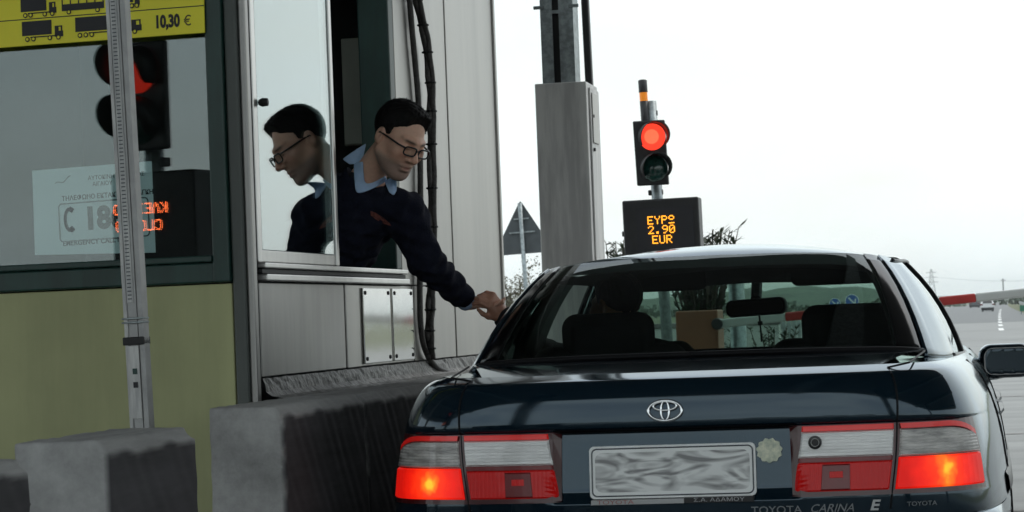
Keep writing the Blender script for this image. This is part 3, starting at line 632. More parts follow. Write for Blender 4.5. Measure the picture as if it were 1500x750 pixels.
# ------------------------------------------------------------------ lane signal, price display, boom
YS = 18.4
def signal(base, right, fwd, zr, lens_gap, name, label, lean, red='red_signal', hood_turn=0., beacon=True, top=None):
    """two-lens traffic light on a pole; right/fwd: unit vectors, fwd = the way it faces"""
    r, f = Vector(right), Vector(fwd); u = (Vector((0, 0, 1)) + r * lean).normalized(); E_ = empty(name, base, label, 'traffic light'); base = Vector(base)
    def P(x, d, z): return base + r * x + f * d + u * (z - base.z)
    m = MB(); m.tube([P(.01, -.09, base.z), P(.01, -.09, top)], .043, 14); m.build('pole', 'galvanised', E_, smooth=True)
    zc = zr - lens_gap / 2; H = lens_gap / 2 + .125
    m = MB(); v = [P(x, d_, zc + z) for z in (-H, H) for x, d_ in ((-.125, .0), (.115, .0), (.115, -.04), (-.125, -.04))]
    m.add(v, [(0, 3, 2, 1), (4, 5, 6, 7), (0, 1, 5, 4), (1, 2, 6, 5), (2, 3, 7, 6), (3, 0, 4, 7)]); m.build('backboard', 'signal_black', E_, bevel=.01)
    for k, zz in enumerate((zr, zr - lens_gap)):
        hx = .015
        c = P(hx, .004, zz); m = MB(); m.lathe([(.100, 0), (.085, .022), (.05, .034), (0, .038)], c, f, 28); ln = m.build('lens', red if k == 0 else 'green_lens_off', E_, smooth=True)
        if k == 0:
            m = MB(); m.lathe([(.055, .034), (.03, .040), (0, .042)], c, f, 20); m.build('lamp_glow', 'red_signal_core' if beacon else red, E_, smooth=True)
        m = MB(); rr = Vector(r); 
        tv = (f + r * hood_turn).normalized(); N = 28
        ring = []
        for q in range(N + 1):
            an = radians(-35 + 250 * q / N); o_ = r * cos(an) + u * sin(an); ln_ = .17 * (.35 + .65 * max(0, sin(radians(180 * q / N))) ** .6)
            ring.append((c + o_ * .108, c + o_ * .108 + tv * ln_))
        m.add([p for pr in ring for p in pr], [(2 * q, 2 * q + 1, 2 * q + 3, 2 * q + 2) for q in range(N)]); m.build('hood', 'signal_black', E_, smooth=True, solid=.004)
    for zz in (zc + H + .06, zc - H - .05):
        m = MB(); m.bar(P(.0, -.10, zz - .02), P(.0, -.10, zz + .02), .11, .05, up=f); m.build('bracket', 'signal_black', E_, bevel=.006)
    if beacon:
        c = P(-.035, -.05, top - .02); m = MB(); m.lathe([(.032, -.16), (.032, .02), (0, .02)], c, u, 14); m.build('beacon_base', 'signal_black', E_, smooth=True)
        m = MB(); m.lathe([(.031, .021), (.031, .085)], c, u, 14); m.build('beacon_lens', 'amber_lens', E_, smooth=True)
        m = MB(); m.lathe([(.034, .086), (.034, .175), (.02, .182), (0, .182)], c, u, 14); m.build('beacon_cap', 'signal_black', E_, smooth=True)
    return E_, P
rc = at(962, 200, Y=YS); gc = at(968, 246, Y=YS); pt_top = at(963, 146, Y=YS).z
gx_ = at(978, 500, Y=YS).x
signal((gx_ - .0, YS, .16), (1, 0, 0), (0, -1, 0), rc.z, rc.z - gc.z, 'lane_signal', 'traffic light showing red above the amber price display', -.030, top=pt_top, hood_turn=.35)
# price display
dl = at(913, 330, Y=YS - .35); dr = at(1025, 330, Y=YS - .35); zt = at(968, 291, Y=YS - .35).z; zb = zt - .60
PD = empty('price_display', ((dl.x + dr.x) / 2, YS - .2, zb), 'black box display with amber lettering of the toll price', 'display')
lean = Vector((-.03, 0, 1)).normalized(); DX = (dr.x - dl.x); DC = Vector(((dl.x + dr.x) / 2, YS - .35, (zt + zb) / 2))
RM = Matrix.Translation(DC) @ Matrix.Rotation(-.012, 4, 'Y')
m = MB(); m.box((-DX / 2, 0, -.30), (DX / 2, .22, .30), RM); m.build('housing', 'signal_black', PD, bevel=.012)
m = MB(); m.box((-DX / 2 + .10, -.006, -.24), (DX / 2 - .04, -.001, .24), RM); m.build('screen', 'print_black', PD)
m = MB(); m.tube([RM @ Vector((-DX / 2 - .02, .08, .06)), RM @ Vector((-DX / 2, .08, .06))], .02, 10); m.build('side_knob', 'signal_black', PD)
led_r = (RM.to_3x3() @ Vector((1, 0, 0))); led_u = (RM.to_3x3() @ Vector((0, 0, 1)))
for txt, px, py in (('EYPo', 968, 322), ('2.90', 969, 336), ('EUR', 970, 350.5)):
    led_row('led_character', txt, at(px, py, Y=YS - .362), led_r, led_u, .0086, 'led_amber', PD)
m = MB(); m.box((-.12, .221, -.2), (.12, .30, .2), RM); m.build('bracket', 'galvanised', PD)
# boom barrier
YB = 19.3
bl = at(990, 480, Y=YB); br = at(1052, 480, Y=YB); zt = at(1020, 455, Y=YB).z
BB = empty('boom_barrier', ((bl.x + br.x) / 2, YB, .16), 'boom barrier with orange housing and lowered white and red arm', 'barrier')
m = MB(); m.box((bl.x, YB, .16), (br.x, YB + .42, zt)); m.build('housing', 'boom_orange', BB, bevel=.012)
m = MB(); m.box((bl.x + .02, YB - .008, .3), (br.x - .02, YB - .001, zt - .06)); m.build('door', 'boom_orange', BB, bevel=.004)
p0 = at(1056, 474, Y=YB - .05); p1 = at(1500, 429, Y=YB - .05); ad = (p1 - p0).normalized()
def seg(pa, pb): q = at(pa, 450, Y=YB - .05); return p0 + ad * ((at(pa, 450, Y=YB - .05).x - p0.x) / ad.x), p0 + ad * ((at(pb, 450, Y=YB - .05).x - p0.x) / ad.x)
for (pa, pb, mt) in ((1053, 1150, 'boom_white'), (1150, 1205, 'boom_red'), (1205, 1376, 'boom_white'), (1376, 1430, 'boom_red'), (1430, 1620, 'boom_white')):
    A, B_ = seg(pa, pb); m = MB(); m.bar(A, B_, .055, .068); m.build('arm_segment', mt, BB, bevel=.012)
m = MB(); A, _ = seg(1050, 1060); m.tube([A + Vector((0, -.05, 0)), A + Vector((0, .15, 0))], .045, 14); m.build('pivot', 'signal_black', BB, bevel=.01)

# ------------------------------------------------------------------ signs, wall, rails, far things
YT = 36.; tc_ = at(762, 293, Y=YT); tb = at(764, 372, Y=YT); hh = tc_.z - tb.z; hw = hh / sqrt(3)
TS = empty('warning_sign', (tc_.x, YT, 0), 'grey back of a triangular road sign on a thin post', 'sign')
lp = at(772, 430, Y=YT); up_ = (tc_ - lp).normalized(); rt = Vector((1, 0, up_.x * -1)).normalized()
pts = []
for k, (cx_, cu) in enumerate(((0, 0), (-hw, -hh), (hw, -hh))):
    pts.append(tc_ + rt * cx_ + up_ * cu)
cen = sum(pts, Vector()) / 3; outl = []
for k in range(3):
    p = pts[k]; pa = pts[k - 1]; pb2 = pts[(k + 1) % 3]; outl += [p.lerp(pa, .06), p.lerp(cen, .035), p.lerp(pb2, .06)]
m = MB(); m.prism(outl, (0, -.012, 0)); m.build('panel', 'sign_back', TS, bevel=.003)
m = MB(); dwn = (lp - tc_).normalized(); q0 = tc_ + Vector((0, -.06, 0)) + dwn * .05; q1 = q0 + dwn * (q0.z / -dwn.z); m.tube([q0, q1], .032, 10); m.build('post', 'galvanised', TS, smooth=True)
for k in (.35, .6):
    m = MB(); c = tc_ + dwn * hh * k + Vector((0, -.03, 0)); m.bar(c - rt * hw * k * .7, c + rt * hw * k * .7, .03, .02); m.build('brace', 'galvanised', TS)
for k, (px, py, r_, side_) in enumerate(((1223, 445, .27, 'left'), (1248, 441, .30, 'right'))):
    Yb = 118 - k * 10; c = at(px, py, Y=Yb)
    S_ = empty('keep_right_sign', (c.x, Yb, 0), 'round blue arrow sign seen through the car windows, the %s of two' % side_, 'sign', 'blue arrow signs')
    m = MB(); m.lathe([(0, .01), (r_, .01), (r_, -.01), (0, -.01)], c, (0, -1, 0), 28); m.build('disc', 'blue_sign', S_)
    m = MB(); m.ring([c + Vector((r_ * .95 * cos(a), -.012, r_ * .95 * sin(a))) for a in np.linspace(0, 2 * pi, 24, endpoint=False)], r_ * .05, 5); m.build('rim', 'white_paint', S_)
    a_ = c + Vector((-r_ * .5, -.016, r_ * .5)); b2 = c + Vector((r_ * .42, -.016, -r_ * .42)); m = MB(); m.bar(a_, b2, r_ * .2, .008, up=(0, 1, 0))
    m.bar(b2 + Vector((.03, 0, r_ * .75)), b2, r_ * .2, .009, up=(0, 1, 0)); m.bar(b2 + Vector((-r_ * .75, 0, -.03)), b2, r_ * .2, .010, up=(0, 1, 0)); m.build('arrow', 'white_paint', S_)
    m = MB(); m.tube([(c.x, Yb + .05, 0), (c.x, Yb + .05, c.z + r_ * .8)], .035, 8); m.build('post', 'galvanised', S_)
# low white wall with a post in front, seen through the windscreen
wl = at(1040, 500, Y=26); wr = at(1142, 500, Y=26); zt = at(1100, 476, Y=26).z
LW = empty('low_wall', ((wl.x + wr.x) / 2, 26, 0), 'low whitish wall beyond the boom, seen through the windscreen', 'wall')
m = MB(); m.box((wl.x - 2.2, 26, 0), (wr.x, 26.2, zt)); m.build('body', 'wall_white', LW, bevel=.015)
m = MB(); m.box((wl.x - 2.2, 25.98, zt + .001), (wr.x + .02, 26.22, zt + .05)); m.build('coping', 'island_concrete', LW, bevel=.01)
c = at(1082, 500, Y=24.8); PO = empty('sign_post', (c.x, 24.8, 0), 'grey post with a flared base in front of the low white wall', 'post')
m = MB(); m.lathe([(.16, 0), (.13, .12), (.085, .45), (.08, 1.75), (0, 1.75)], (c.x, 24.8, 0), (0, 0, 1), 14); m.build('shaft', 'galvanised', PO, smooth=True)
for k, px in enumerate((1045, 1130)):
    c = at(px, 500, Y=25.4); shrub('weed_tuft', (c.x, 25.4, 0), 1.02, .30, 8, 'straggly weed against the low wall, %s of the grey post' % ('left', 'right')[k], 20 + k, .10)
# guard rails
def rail(name, pts, label, h=.75, mat='steel_rail', step=8.):
    E_ = empty(name, pts[0], label, 'guard rail'); P = [Vector(p) for p in pts]
    m = MB()
    for i in range(len(P) - 1):
        for (z, w_) in ((h - .12, .12), (h - .30, .12)):
            m.bar(P[i] + Vector((0, 0, z)), P[i + 1] + Vector((0, 0, z)), .05, w_)
    m.build('beam', mat, E_)
    for i in range(len(P) - 1):
        n = max(1, int((P[i + 1] - P[i]).length / step))
        for k in range(n):
            q = P[i].lerp(P[i + 1], k / n); t = MB(); t.box((q.x + .04, q.y - .05, 0), (q.x + .12, q.y + .05, h)); t.build('post', mat, E_)
    return E_
rail('guard_rail', [(2.75, 70, 0), (3.2, 150, 0), (3.9, 260, 0), (6.0, 480, 0)], 'steel guard rail along the right edge of the road', .8, step=14)
rail('guard_rail', [(-10.8, 118, 0), (-11.3, 220, 0), (-11, 420, 0)], 'pale guard rail along the far left side of the road', .8, step=20)
rail('guard_rail', [(-5.6, 52, 0), (-4.4, 52.5, 0), (-4.2, 60, 0)], 'short low railing seen between the seats through the windscreen', .9, step=1.0)
m = MB(); rng = np.random.RandomState(12)
for k in range(2600):
    x = rng.uniform(-120, 80); 
    y = 560 + rng.uniform(0, 60); zz = rng.uniform(0, 1.0) ** .8 * (1.7 + .8 * sin(x * .21) + .6 * sin(x * .53 + 1)); s_ = rng.uniform(.35, .9)
    if -5 < x < 1.0 : continue
    a = Vector(rng.normal(size=3)).normalized(); b2 = a.orthogonal().normalized(); e = a.cross(b2); p = Vector((x, y, max(.1, zz)))
    m.add([p - b2 * s_, p + e * s_, p + b2 * s_, p - e * s_], [(0, 1, 2, 3)])
tag(m.build('far_hedgerow', 'leaf_dark'), 'dark line of distant trees along the horizon', 'trees', kind='stuff')
for k, (x, y, h_, s) in enumerate(((9.5, 330, 4.4, 31), (13.5, 380, 5.4, 32))):
    tree('verge_tree', (x, y, 0), h_, (1.6, 1.5, 1.5), 'bushy verge tree at the right picture edge, %s one' % ('nearer', 'farther')[k], 'verge trees', s, 700, 'leaf_dark', .22, 1.2)
gs = at(1496, 454, Y=190)
G_ = empty('direction_sign', (gs.x, 190, 0), 'small green road sign at the right edge beyond the guard rail', 'sign')
m = MB(); m.box((gs.x - .1, 190, gs.z - .1), (gs.x + .35, 190.04, gs.z + .35)); m.build('panel', pm('sign_green', (.02, .16, .09), .5), G_)
m = MB(); m.tube([(gs.x, 190.08, 0), (gs.x, 190.08, gs.z + .4)], .05, 8); m.build('post', 'galvanised', G_)
# pylon, pole and wires
YP = 3000.; pc = at(1366, 443, Y=YP); ptop = at(1364, 394, Y=YP); H = ptop.z
PY = empty('power_pylon', (pc.x, YP, 0), 'faint lattice power pylon on the horizon', 'pylon')
m = MB(); bw = 5.5
for sx in (-1, 1):
    for sy in (-1, 1): m.bar((pc.x + sx * bw, YP + sy * bw, 0), (pc.x + sx * .7, YP + sy * .7, H), .65)
nl = 8
for k in range(nl):
    z0, z1 = H * k / nl, H * (k + 1) / nl; w0, w1 = bw + (.7 - bw) * k / nl, bw + (.7 - bw) * (k + 1) / nl
    m.bar((pc.x - w0, YP, z0), (pc.x + w1, YP, z1), .45); m.bar((pc.x + w0, YP, z0), (pc.x - w1, YP, z1), .45)
m.build('tower', 'pylon_steel', PY)
for k, f in enumerate((.62, .76, .9)):
    m = MB(); m.bar((pc.x - 8 + k, YP, H * f), (pc.x + 8 - k, YP, H * f), .7); m.build('crossarm', 'pylon_steel', PY)
up = at(1469, 408, Y=900); UP = empty('utility_pole', (up.x, 900, 0), 'thin pole standing beyond the road right of the pylon', 'pole')
m = MB(); m.tube([(up.x, 900, 0), (up.x, 900, up.z)], .22, 8); m.build('shaft', 'pylon_steel', UP); m = MB(); m.bar((up.x - 1, 900, up.z - .6), (up.x + 1, 900, up.z - .6), .2); m.build('crossarm', 'pylon_steel', UP)
wa = Vector((pc.x + 6, YP, H * .76)); wb = at(1560, 408, Y=2300)
m = MB(); m.tube([wa.lerp(wb, t) + Vector((0, 0, -14 * t * (1 - t))) for t in np.linspace(0, 1, 14)], .16, 5); tag(m.build('power_line', 'pylon_steel'), 'thin power line running right from the pylon', 'wire')
wa = Vector((pc.x - 6, YP, H * .76)); wb = at(1050, 420, Y=2800)
m = MB(); m.tube([wa.lerp(wb, t) + Vector((0, 0, -14 * t * (1 - t))) for t in np.linspace(0, 1, 14)], .16, 5); tag(m.build('power_line', 'pylon_steel'), 'thin power line running left from the pylon', 'wire')

# ------------------------------------------------------------------ canopy over the toll lanes (behind and above the viewer; seen in reflections)
CA = empty('toll_canopy', (0, 1.5, 0), 'wide dark flat canopy over the toll lanes behind the viewer', 'canopy')
m = MB(); m.box((-18, -1.6, 6.3), (18, 14.0, 7.0)); m.build('deck', 'canopy_under', CA)
for k in range(7):
    x = -15 + k * 5; m = MB(); m.box((x - .15, -1.5, 5.95), (x + .15, 13.9, 6.298)); m.build('beam', 'galvanised', CA)
for x in (-3.6, 2.9, 9.5):
    m = MB(); m.tube([(x, 1.6, 0), (x, 1.6, 5.95)], .20, 16); m.build('column', 'galvanised', CA, smooth=True)
# closed-lane signal and display that the booth window reflects
def mirror(v):
    v = Vector(v); dd = (v - (CORN - FN * .024)).dot(FN); return v - FN * (2 * dd)
def vat(px, py, depth):
    dv = CM3 @ Vector(((px - 750) / FPX, -(py - 375) / FPX, -1.0)); return Vector((0, 0, EYE)) + dv * depth
VD = 10.8
rl = mirror(vat(205, 103, VD)); gl_ = mirror(vat(209, 178, VD)); ft = (FN * -1)
look = Vector((0.0, 1, 0)).normalized(); rgt2 = Vector((0, 0, 1)).cross(look)
signal((rl.x, rl.y, .16), rgt2, look, rl.z, rl.z - gl_.z, 'closed_lane_signal', 'traffic light showing red, mirrored in the booth front window', 0.0, red='red_signal_dim', top=rl.z + .55, hood_turn=.15, beacon=False)
dc = mirror(vat(206, 318, VD - .25)); look2 = Vector((.06, 1, 0)).normalized(); rg3 = Vector((0, 0, 1)).cross(look2)
CD = empty('closed_lane_display', (dc.x, dc.y, dc.z - .25), 'black display with red closed lettering, mirrored in the booth window', 'display')
DM = Matrix.Translation(dc) @ Matrix(((rg3.x, look2.x, 0, 0), (rg3.y, look2.y, 0, 0), (0, 0, 1, 0), (0, 0, 0, 1)))
m = MB(); m.box((-.27, -.22, -.20), (.15, 0, .19), DM); m.build('housing', 'signal_black', CD, bevel=.01)
led_row('led_character', 'KlEIsTO', DM @ Vector((.0, .006, .036)), rg3, Vector((0, 0, 1)), .0066, 'led_red', CD)
led_row('led_character', 'CLOSED', DM @ Vector((.01, .006, -.036)), rg3, Vector((0, 0, 1)), .0066, 'led_red', CD)
m = MB(); q = DM @ Vector((0, -.28, 0)); m.tube([(q.x, q.y, .16), (q.x, q.y, dc.z + .2)], .05, 10); m.build('post', 'galvanised', CD)
# a belt of trees behind the viewer, mirrored in the glass
m = MB(); rng = np.random.RandomState(50)
for k in range(9): leaf_cloud(m, (-34 + k * 8 + rng.uniform(-2, 2), -44 + rng.uniform(-5, 5), 2.4 + rng.uniform(-.5, .8)), (2.6, 2.2, 2.0), 500, .24, rng, 16, 1.2)
tag(m.build('tree_belt', 'leaf_dark'), 'belt of trees behind the viewer, mirrored in the booth glass', 'trees', kind='stuff')
# ------------------------------------------------------------------ dark saloon car
pm('car_paint', (.0030, .0110, .0185), .07, .0, var=.08, scale=3, coat=.55, spec=.55)
MATS['car_paint'].node_tree.nodes['Principled BSDF'].inputs['Specular Tint'].default_value = (.60, .82, .98, 1)
MATS['car_paint'].node_tree.nodes['Principled BSDF'].inputs['Coat IOR'].default_value = 1.5; MATS['car_paint'].node_tree.nodes['Principled BSDF'].inputs['Coat Tint'].default_value = (.82, .94, 1, 1)
pm('car_black', (.006, .006, .007), .5, var=.15, spec=.15)
pm('frit_black', (.004, .004, .0045), .10, var=.1, spec=.4)
pm('car_trim', (.010, .010, .011), .35, var=.15)
pm('seat_cloth', (.007, .007, .008), .95, var=.2, scale=40)
pm('chrome', (.80, .80, .80), .12, 1.0, var=.03)
pm('plate_white', (.90, .91, .89), .45, var=.05, scale=6)
pm('plate_edge', (.50, .51, .50), .4, var=.04)
pm('lens_clear', (.92, .91, .89), .25, var=.14, scale=26, stretch=(.25, .25, 3.2), coat=.7, bump=.25, bscale=120)
pm('lens_smoke', (.52, .495, .47), .22, var=.40, scale=17, stretch=(.6, .6, 3), coat=.7, bump=.25, bscale=120)
pm('lens_red', (.34, .004, .004), .3, spec=.25, var=.12, scale=14, coat=.2, bump=.1, bscale=140, emit=(1, .006, .004), estr=.10)
pm('lens_red_dark', (.085, .004, .006), .25, var=.2, scale=14, coat=.2, emit=(1, .01, .01), estr=.02)
pm('lens_strip', (.45, .016, .014), .22, var=.12, scale=14, coat=.2, emit=(1, .02, .015), estr=.16)
pm('lens_bezel', (.055, .003, .004), .3, var=.2, coat=.5)
pm('lamp_amber_bit', (.34, .27, .21), .3, var=.2, coat=.5)
pm('sticker_cream', (.80, .80, .62), .6, var=.35, scale=55, col2=(.42, .48, .38))
pm('tyre', (.015, .015, .015), .85, var=.2)
pm('plate_dealer', (.45, .45, .45), .5, var=.05)
pm('dealer_red', (.36, .14, .13), .5)
pm('dealer_grey', (.42, .42, .42), .5)
pm('badge_silver', (.20, .21, .215), .3, .6, var=.05)
glass('car_glass', (.52, .64, .59), 1.45, .0)
glass('car_side_glass', (.07, .085, .08), 1.50, .0)
pm('mirror_face', (.20, .205, .21), .04, 1.0, var=.02)
nt_ = MATS['car_paint'].node_tree; b_ = nt_.nodes['Principled BSDF']; g_ = nt_.nodes.new('ShaderNodeNewGeometry'); t_ = nt_.nodes.new('ShaderNodeTexNoise'); t_.inputs['Scale'].default_value = 5; t_.inputs['Detail'].default_value = 8; t_.inputs['Roughness'].default_value = .7
m_ = nt_.nodes.new('ShaderNodeMapRange'); m_.inputs['From Min'].default_value = .35; m_.inputs['From Max'].default_value = .75; m_.inputs['To Min'].default_value = .025; m_.inputs['To Max'].default_value = .16; nt_.links.new(g_.outputs['Position'], t_.inputs['Vector']); nt_.links.new(t_.outputs['Fac'], m_.inputs['Value']); nt_.links.new(m_.outputs['Result'], b_.inputs['Coat Roughness'])
def ribs(name, scale, strength, direction='Z'):
    n = MATS[name].node_tree; b = n.nodes['Principled BSDF']; w_ = n.nodes.new('ShaderNodeTexWave'); w_.bands_direction = direction; w_.inputs['Scale'].default_value = scale; g = n.nodes.new('ShaderNodeNewGeometry'); bp = n.nodes.new('ShaderNodeBump'); bp.inputs['Strength'].default_value = strength; bp.inputs['Distance'].default_value = .004
    n.links.new(g.outputs['Position'], w_.inputs['Vector']); n.links.new(w_.outputs['Fac'], bp.inputs['Height']); n.links.new(bp.outputs['Normal'], b.inputs['Normal'])
ribs('lens_clear', 36, .5); ribs('lens_smoke', 36, .6); ribs('lens_red', 26, .35, 'X')
# lit brake lens: bulb glow fades outward from a hot spot
def brake_mat(name, centre, sc=(1, 1, 1)):
    m = bpy.data.materials.new(name); m.use_nodes = True; n = m.node_tree; b = n.nodes['Principled BSDF']
    b.inputs['Base Color'].default_value = (.12, .001, .001, 1); b.inputs['Roughness'].default_value = .35; b.inputs['Specular IOR Level'].default_value = .25; b.inputs['Coat Weight'].default_value = .05
    g = n.nodes.new('ShaderNodeNewGeometry'); s = n.nodes.new('ShaderNodeVectorMath'); s.operation = 'SUBTRACT'; s.inputs[1].default_value = centre
    ml = n.nodes.new('ShaderNodeVectorMath'); ml.operation = 'MULTIPLY'; ml.inputs[1].default_value = sc
    ln = n.nodes.new('ShaderNodeVectorMath'); ln.operation = 'LENGTH'; nz_ = n.nodes.new('ShaderNodeTexNoise'); nz_.inputs['Scale'].default_value = 26
    ad = n.nodes.new('ShaderNodeMath'); ad.operation = 'MULTIPLY_ADD'; ad.inputs[1].default_value = .05; 
    n.links.new(g.outputs['Position'], s.inputs[0]); n.links.new(s.outputs[0], ml.inputs[0]); n.links.new(ml.outputs[0], ln.inputs[0])
    n.links.new(nz_.outputs['Fac'], ad.inputs[0]); n.links.new(ln.outputs['Value'], ad.inputs[2]); n.links.new(g.outputs['Position'], nz_.inputs['Vector'])
    r = n.nodes.new('ShaderNodeValToRGB'); cr = r.color_ramp; cr.elements[0].position = .030; cr.elements[0].color = (1, .55, .03, 1); cr.elements[1].position = .30; cr.elements[1].color = (.36, .003, .002, 1)
    for p, c in ((.042, (1, .20, .012, 1)), (.062, (1, .040, .006, 1)), (.10, (.78, .012, .004, 1)), (.15, (.52, .006, .003, 1))):
        e = cr.elements.new(p); e.color = c
    n.links.new(ad.outputs[0], r.inputs['Fac']); n.links.new(r.outputs['Color'], b.inputs['Emission Color']); b.inputs['Emission Strength'].default_value = 1.0
    MATS[name] = m; return m
# plate print smeared beyond reading
def plate_mat():
    m = bpy.data.materials.new('plate_print'); m.use_nodes = True; n = m.node_tree; b = n.nodes['Principled BSDF']; b.inputs['Roughness'].default_value = .45
    tcn = n.nodes.new('ShaderNodeTexCoord'); mpn = n.nodes.new('ShaderNodeMapping'); mpn.inputs['Scale'].default_value = (1.9, 1, 7.5); mpn.inputs['Rotation'].default_value = (0, radians(-12), 0)
    wv = n.nodes.new('ShaderNodeTexNoise'); wv.inputs['Scale'].default_value = 3.0; wv.inputs['Detail'].default_value = 1.5; wv.inputs['Distortion'].default_value = 2.4
    r = n.nodes.new('ShaderNodeValToRGB'); r.color_ramp.elements[0].position = .33; r.color_ramp.elements[0].color = (.25, .25, .25, 1); r.color_ramp.elements[1].position = .60; r.color_ramp.elements[1].color = (.84, .85, .83, 1)
    n.links.new(tcn.outputs['Object'], mpn.inputs['Vector']); n.links.new(mpn.outputs['Vector'], wv.inputs['Vector']); n.links.new(wv.outputs['Fac'], r.inputs['Fac']); n.links.new(r.outputs['Color'], b.inputs['Base Color'])
    MATS['plate_print'] = m
plate_mat()

CX, CY = -.885, 7.0
CAR = empty('sedan_car', (CX, CY, 0), 'dark blue-green saloon car stopped at the booth, brake lights lit', 'car')
def W(x, y, z): return Vector((CX + x, CY + y, z))
# plan contour of the body at z = .74 (right half, arc-length parameter)
CP = [(0, 0), (.2, .003), (.4, .014), (.55, .030), (.66, .055), (.75, .095), (.81, .145), (.85, .22), (.875, .33), (.895, .5), (.912, .85), (.92, 1.3), (.92, 2.3), (.91, 3.0), (.88, 3.6), (.82, 4.0), (.68, 4.22), (.45, 4.34), (.2, 4.39), (0, 4.40)]
def catmull(P, n=24):
    P = [np.array(p, float) for p in P]; Q = []
    for i in range(len(P) - 1):
        a = P[i - 1] if i else 2 * P[0] - P[1]; b, c = P[i], P[i + 1]; d_ = P[i + 2] if i + 2 < len(P) else 2 * P[-1] - P[-2]
        for k in range(n):
            t = k / n; Q.append(.5 * (2 * b + (c - a) * t + (2 * a - 5 * b + 4 * c - d_) * t * t + (3 * b - a - 3 * c + d_) * t ** 3))
    Q.append(P[-1]); return np.array(Q)
CQ = catmull(CP); CS = np.concatenate([[0], np.cumsum(np.linalg.norm(np.diff(CQ, axis=0), axis=1))]); SMAX = CS[-1]
def s_of_x(x): k = np.argmax(CQ[:200, 0] >= x); return CS[k - 1] + (CS[k] - CS[k - 1]) * (x - CQ[k - 1, 0]) / max(1e-6, CQ[k, 0] - CQ[k - 1, 0])
def s_of_y(y): k = np.argmax((CQ[:, 1] >= y) & (CS > .5)); return CS[k]
QZ = [.18, .25, .35, .5, .6, .66, .74, .80, .84, .87, .90, .93, .955, .972, .985, .993, 1.0]
QV = [.08, .03, -.005, -.022, -.018, -.010, 0, .012, .023, .033, .046, .062, .080, .096, .113, .128, .150]
YZ = [.18, .25, .5, .62, .645, .70, .77, .84, .846, .858, .88, .90, .92, .94, .955, .968, .976, .981, .984, .988, .992, .996, 1.0]
YV = [.10, .03, -.012, -.020, -.020, -.014, -.007, .0, -.010, -.014, -.0122, -.0092, -.005, .0008, .0068, .0135, .0205, .0280, .039, .0575, .077, .097, .117]
CQV = catmull(list(zip(QZ, QV)), 8); CYV = catmull(list(zip(YZ, YV)), 8)
def S(s, z, off=0., sd=1):
    """point on the body side/tail surface; sd = +1 right, -1 left"""
    def P(s, z):
        x = np.interp(s, CS, CQ[:, 0]); y = np.interp(s, CS, CQ[:, 1]); q = np.interp(z, CQV[:, 0], CQV[:, 1])
        rear = min(1, max(0, 1 - (y - .02) / .5)) ; wx = min(1., (x / .62) ** 2) if y < 1 else 1.
        yy = y + np.interp(z, CYV[:, 0], CYV[:, 1]) * rear
        if y < .3:
            rec = min(1, max(0, (.352 - x) / .012)) * min(1, max(0, (.842 - z) / .006)) * min(1, max(0, (z - .638) / .006)); yy += .020 * rec
        if y > 3.9: yy -= np.interp(z, CYV[:, 0], CYV[:, 1]) * min(1, (y - 3.9) / .4)
        return Vector((x * (1 - q * wx), yy, z))
    p = P(s, z)
    if off:
        e = .004; a = P(s + e, z) - P(max(0, s - e), z); b = P(s, z + e) - P(s, z - e); n = a.cross(b)
        n = n.normalized() if n.length > 1e-9 else Vector((0, -1, 0))
        if n.dot(Vector((p.x, p.y - 2.2, 0))) < 0: n = -n
        p = p + n * off
    return W(p.x * sd, p.y, p.z)
ZR = [.18, .22, .27, .35, .45, .55, .60, .632, .637, .645, .68, .74, .80, .83, .835, .8395, .8425, .846, .851, .858, .868, .88, .90, .92, .94, .955, .966, .976, .981, .984, .988, .992, .996, 1.0]
SR = sorted(set([0, .05, .1, .15, .2, .25, .3, .333, .339, .345, .351, .357, .38, .42, .46, .5, .54, .58, .62, .66, .70, .74, .78, .82, .86, .90, .94, .98, 1.03, 1.1, 1.2, 1.35, 1.6, 1.9, 2.3, 2.8, 3.3, 3.8, 4.2, 4.5, 4.7, 4.85, 5.0, 5.1, 5.2, 5.3] + [float(SMAX)]))
SR = [s for s in SR if s <= SMAX]
m = MB(); m.grid(lambda s, z: S(s, z, 0, 1), SR, ZR); m.grid(lambda s, z: S(s, z, 0, -1), list(reversed(SR)), ZR)
m.build('body', 'car_paint', CAR, smooth=True)
# boot deck and bonnet
def xs_at(y, z=1.0):
    k = s_of_y(y); return (S(k, z).x - CX)
YD0 = .10
def deck(a, v):
    p0 = S(abs(a) * s_of_x(.685), 1.0, 0, 1 if a >= 0 else -1); p1 = W(a * .70, .545 + .06 * a * a, 1.030 + .006 * (1 - a * a))
    p = p0.lerp(p1, v); p.z = p0.z + (p1.z - p0.z) * v + .006 * sin(pi * v) ; return p
m = MB(); m.grid(deck, np.linspace(-1, 1, 25), [0, .03, .08, .15, .3, .5, .75, 1]); m.build('boot_lid_top', 'car_paint', CAR, smooth=True)
# filler between deck sides and shoulders
for sd in (1, -1):
    ys_ = np.linspace(.12, 3.3, 26); m = MB()
    def fl(y, t):
        a = S(s_of_y(y) if y > .3 else s_of_x(.60 + .25 * (y / .3)), 1.0, 0, sd); xin = np.interp(y, [0, .12, .6, 1, 3.3], [.56, .58, .62, .66, .62]); zin = np.interp(y, [.1, .6, 1.1, 3.3], [1.001, 1.026, 1.0, .97]) - .010
        b = W(sd * xin, max(y, a.y - CY), zin); return a.lerp(b, t)
    m.grid(fl, ys_, [0, .5, 1]); m.build('shoulder', 'car_paint', CAR, smooth=True)
m = MB(); m.grid(lambda a, v: W(a * (.66 - .1 * v * v), 3.05 + 1.22 * v, .985 + .02 * (1 - a * a) - .10 * v ** 2), np.linspace(-1, 1, 13), np.linspace(0, 1, 9)); m.build('bonnet', 'car_paint', CAR, smooth=True)
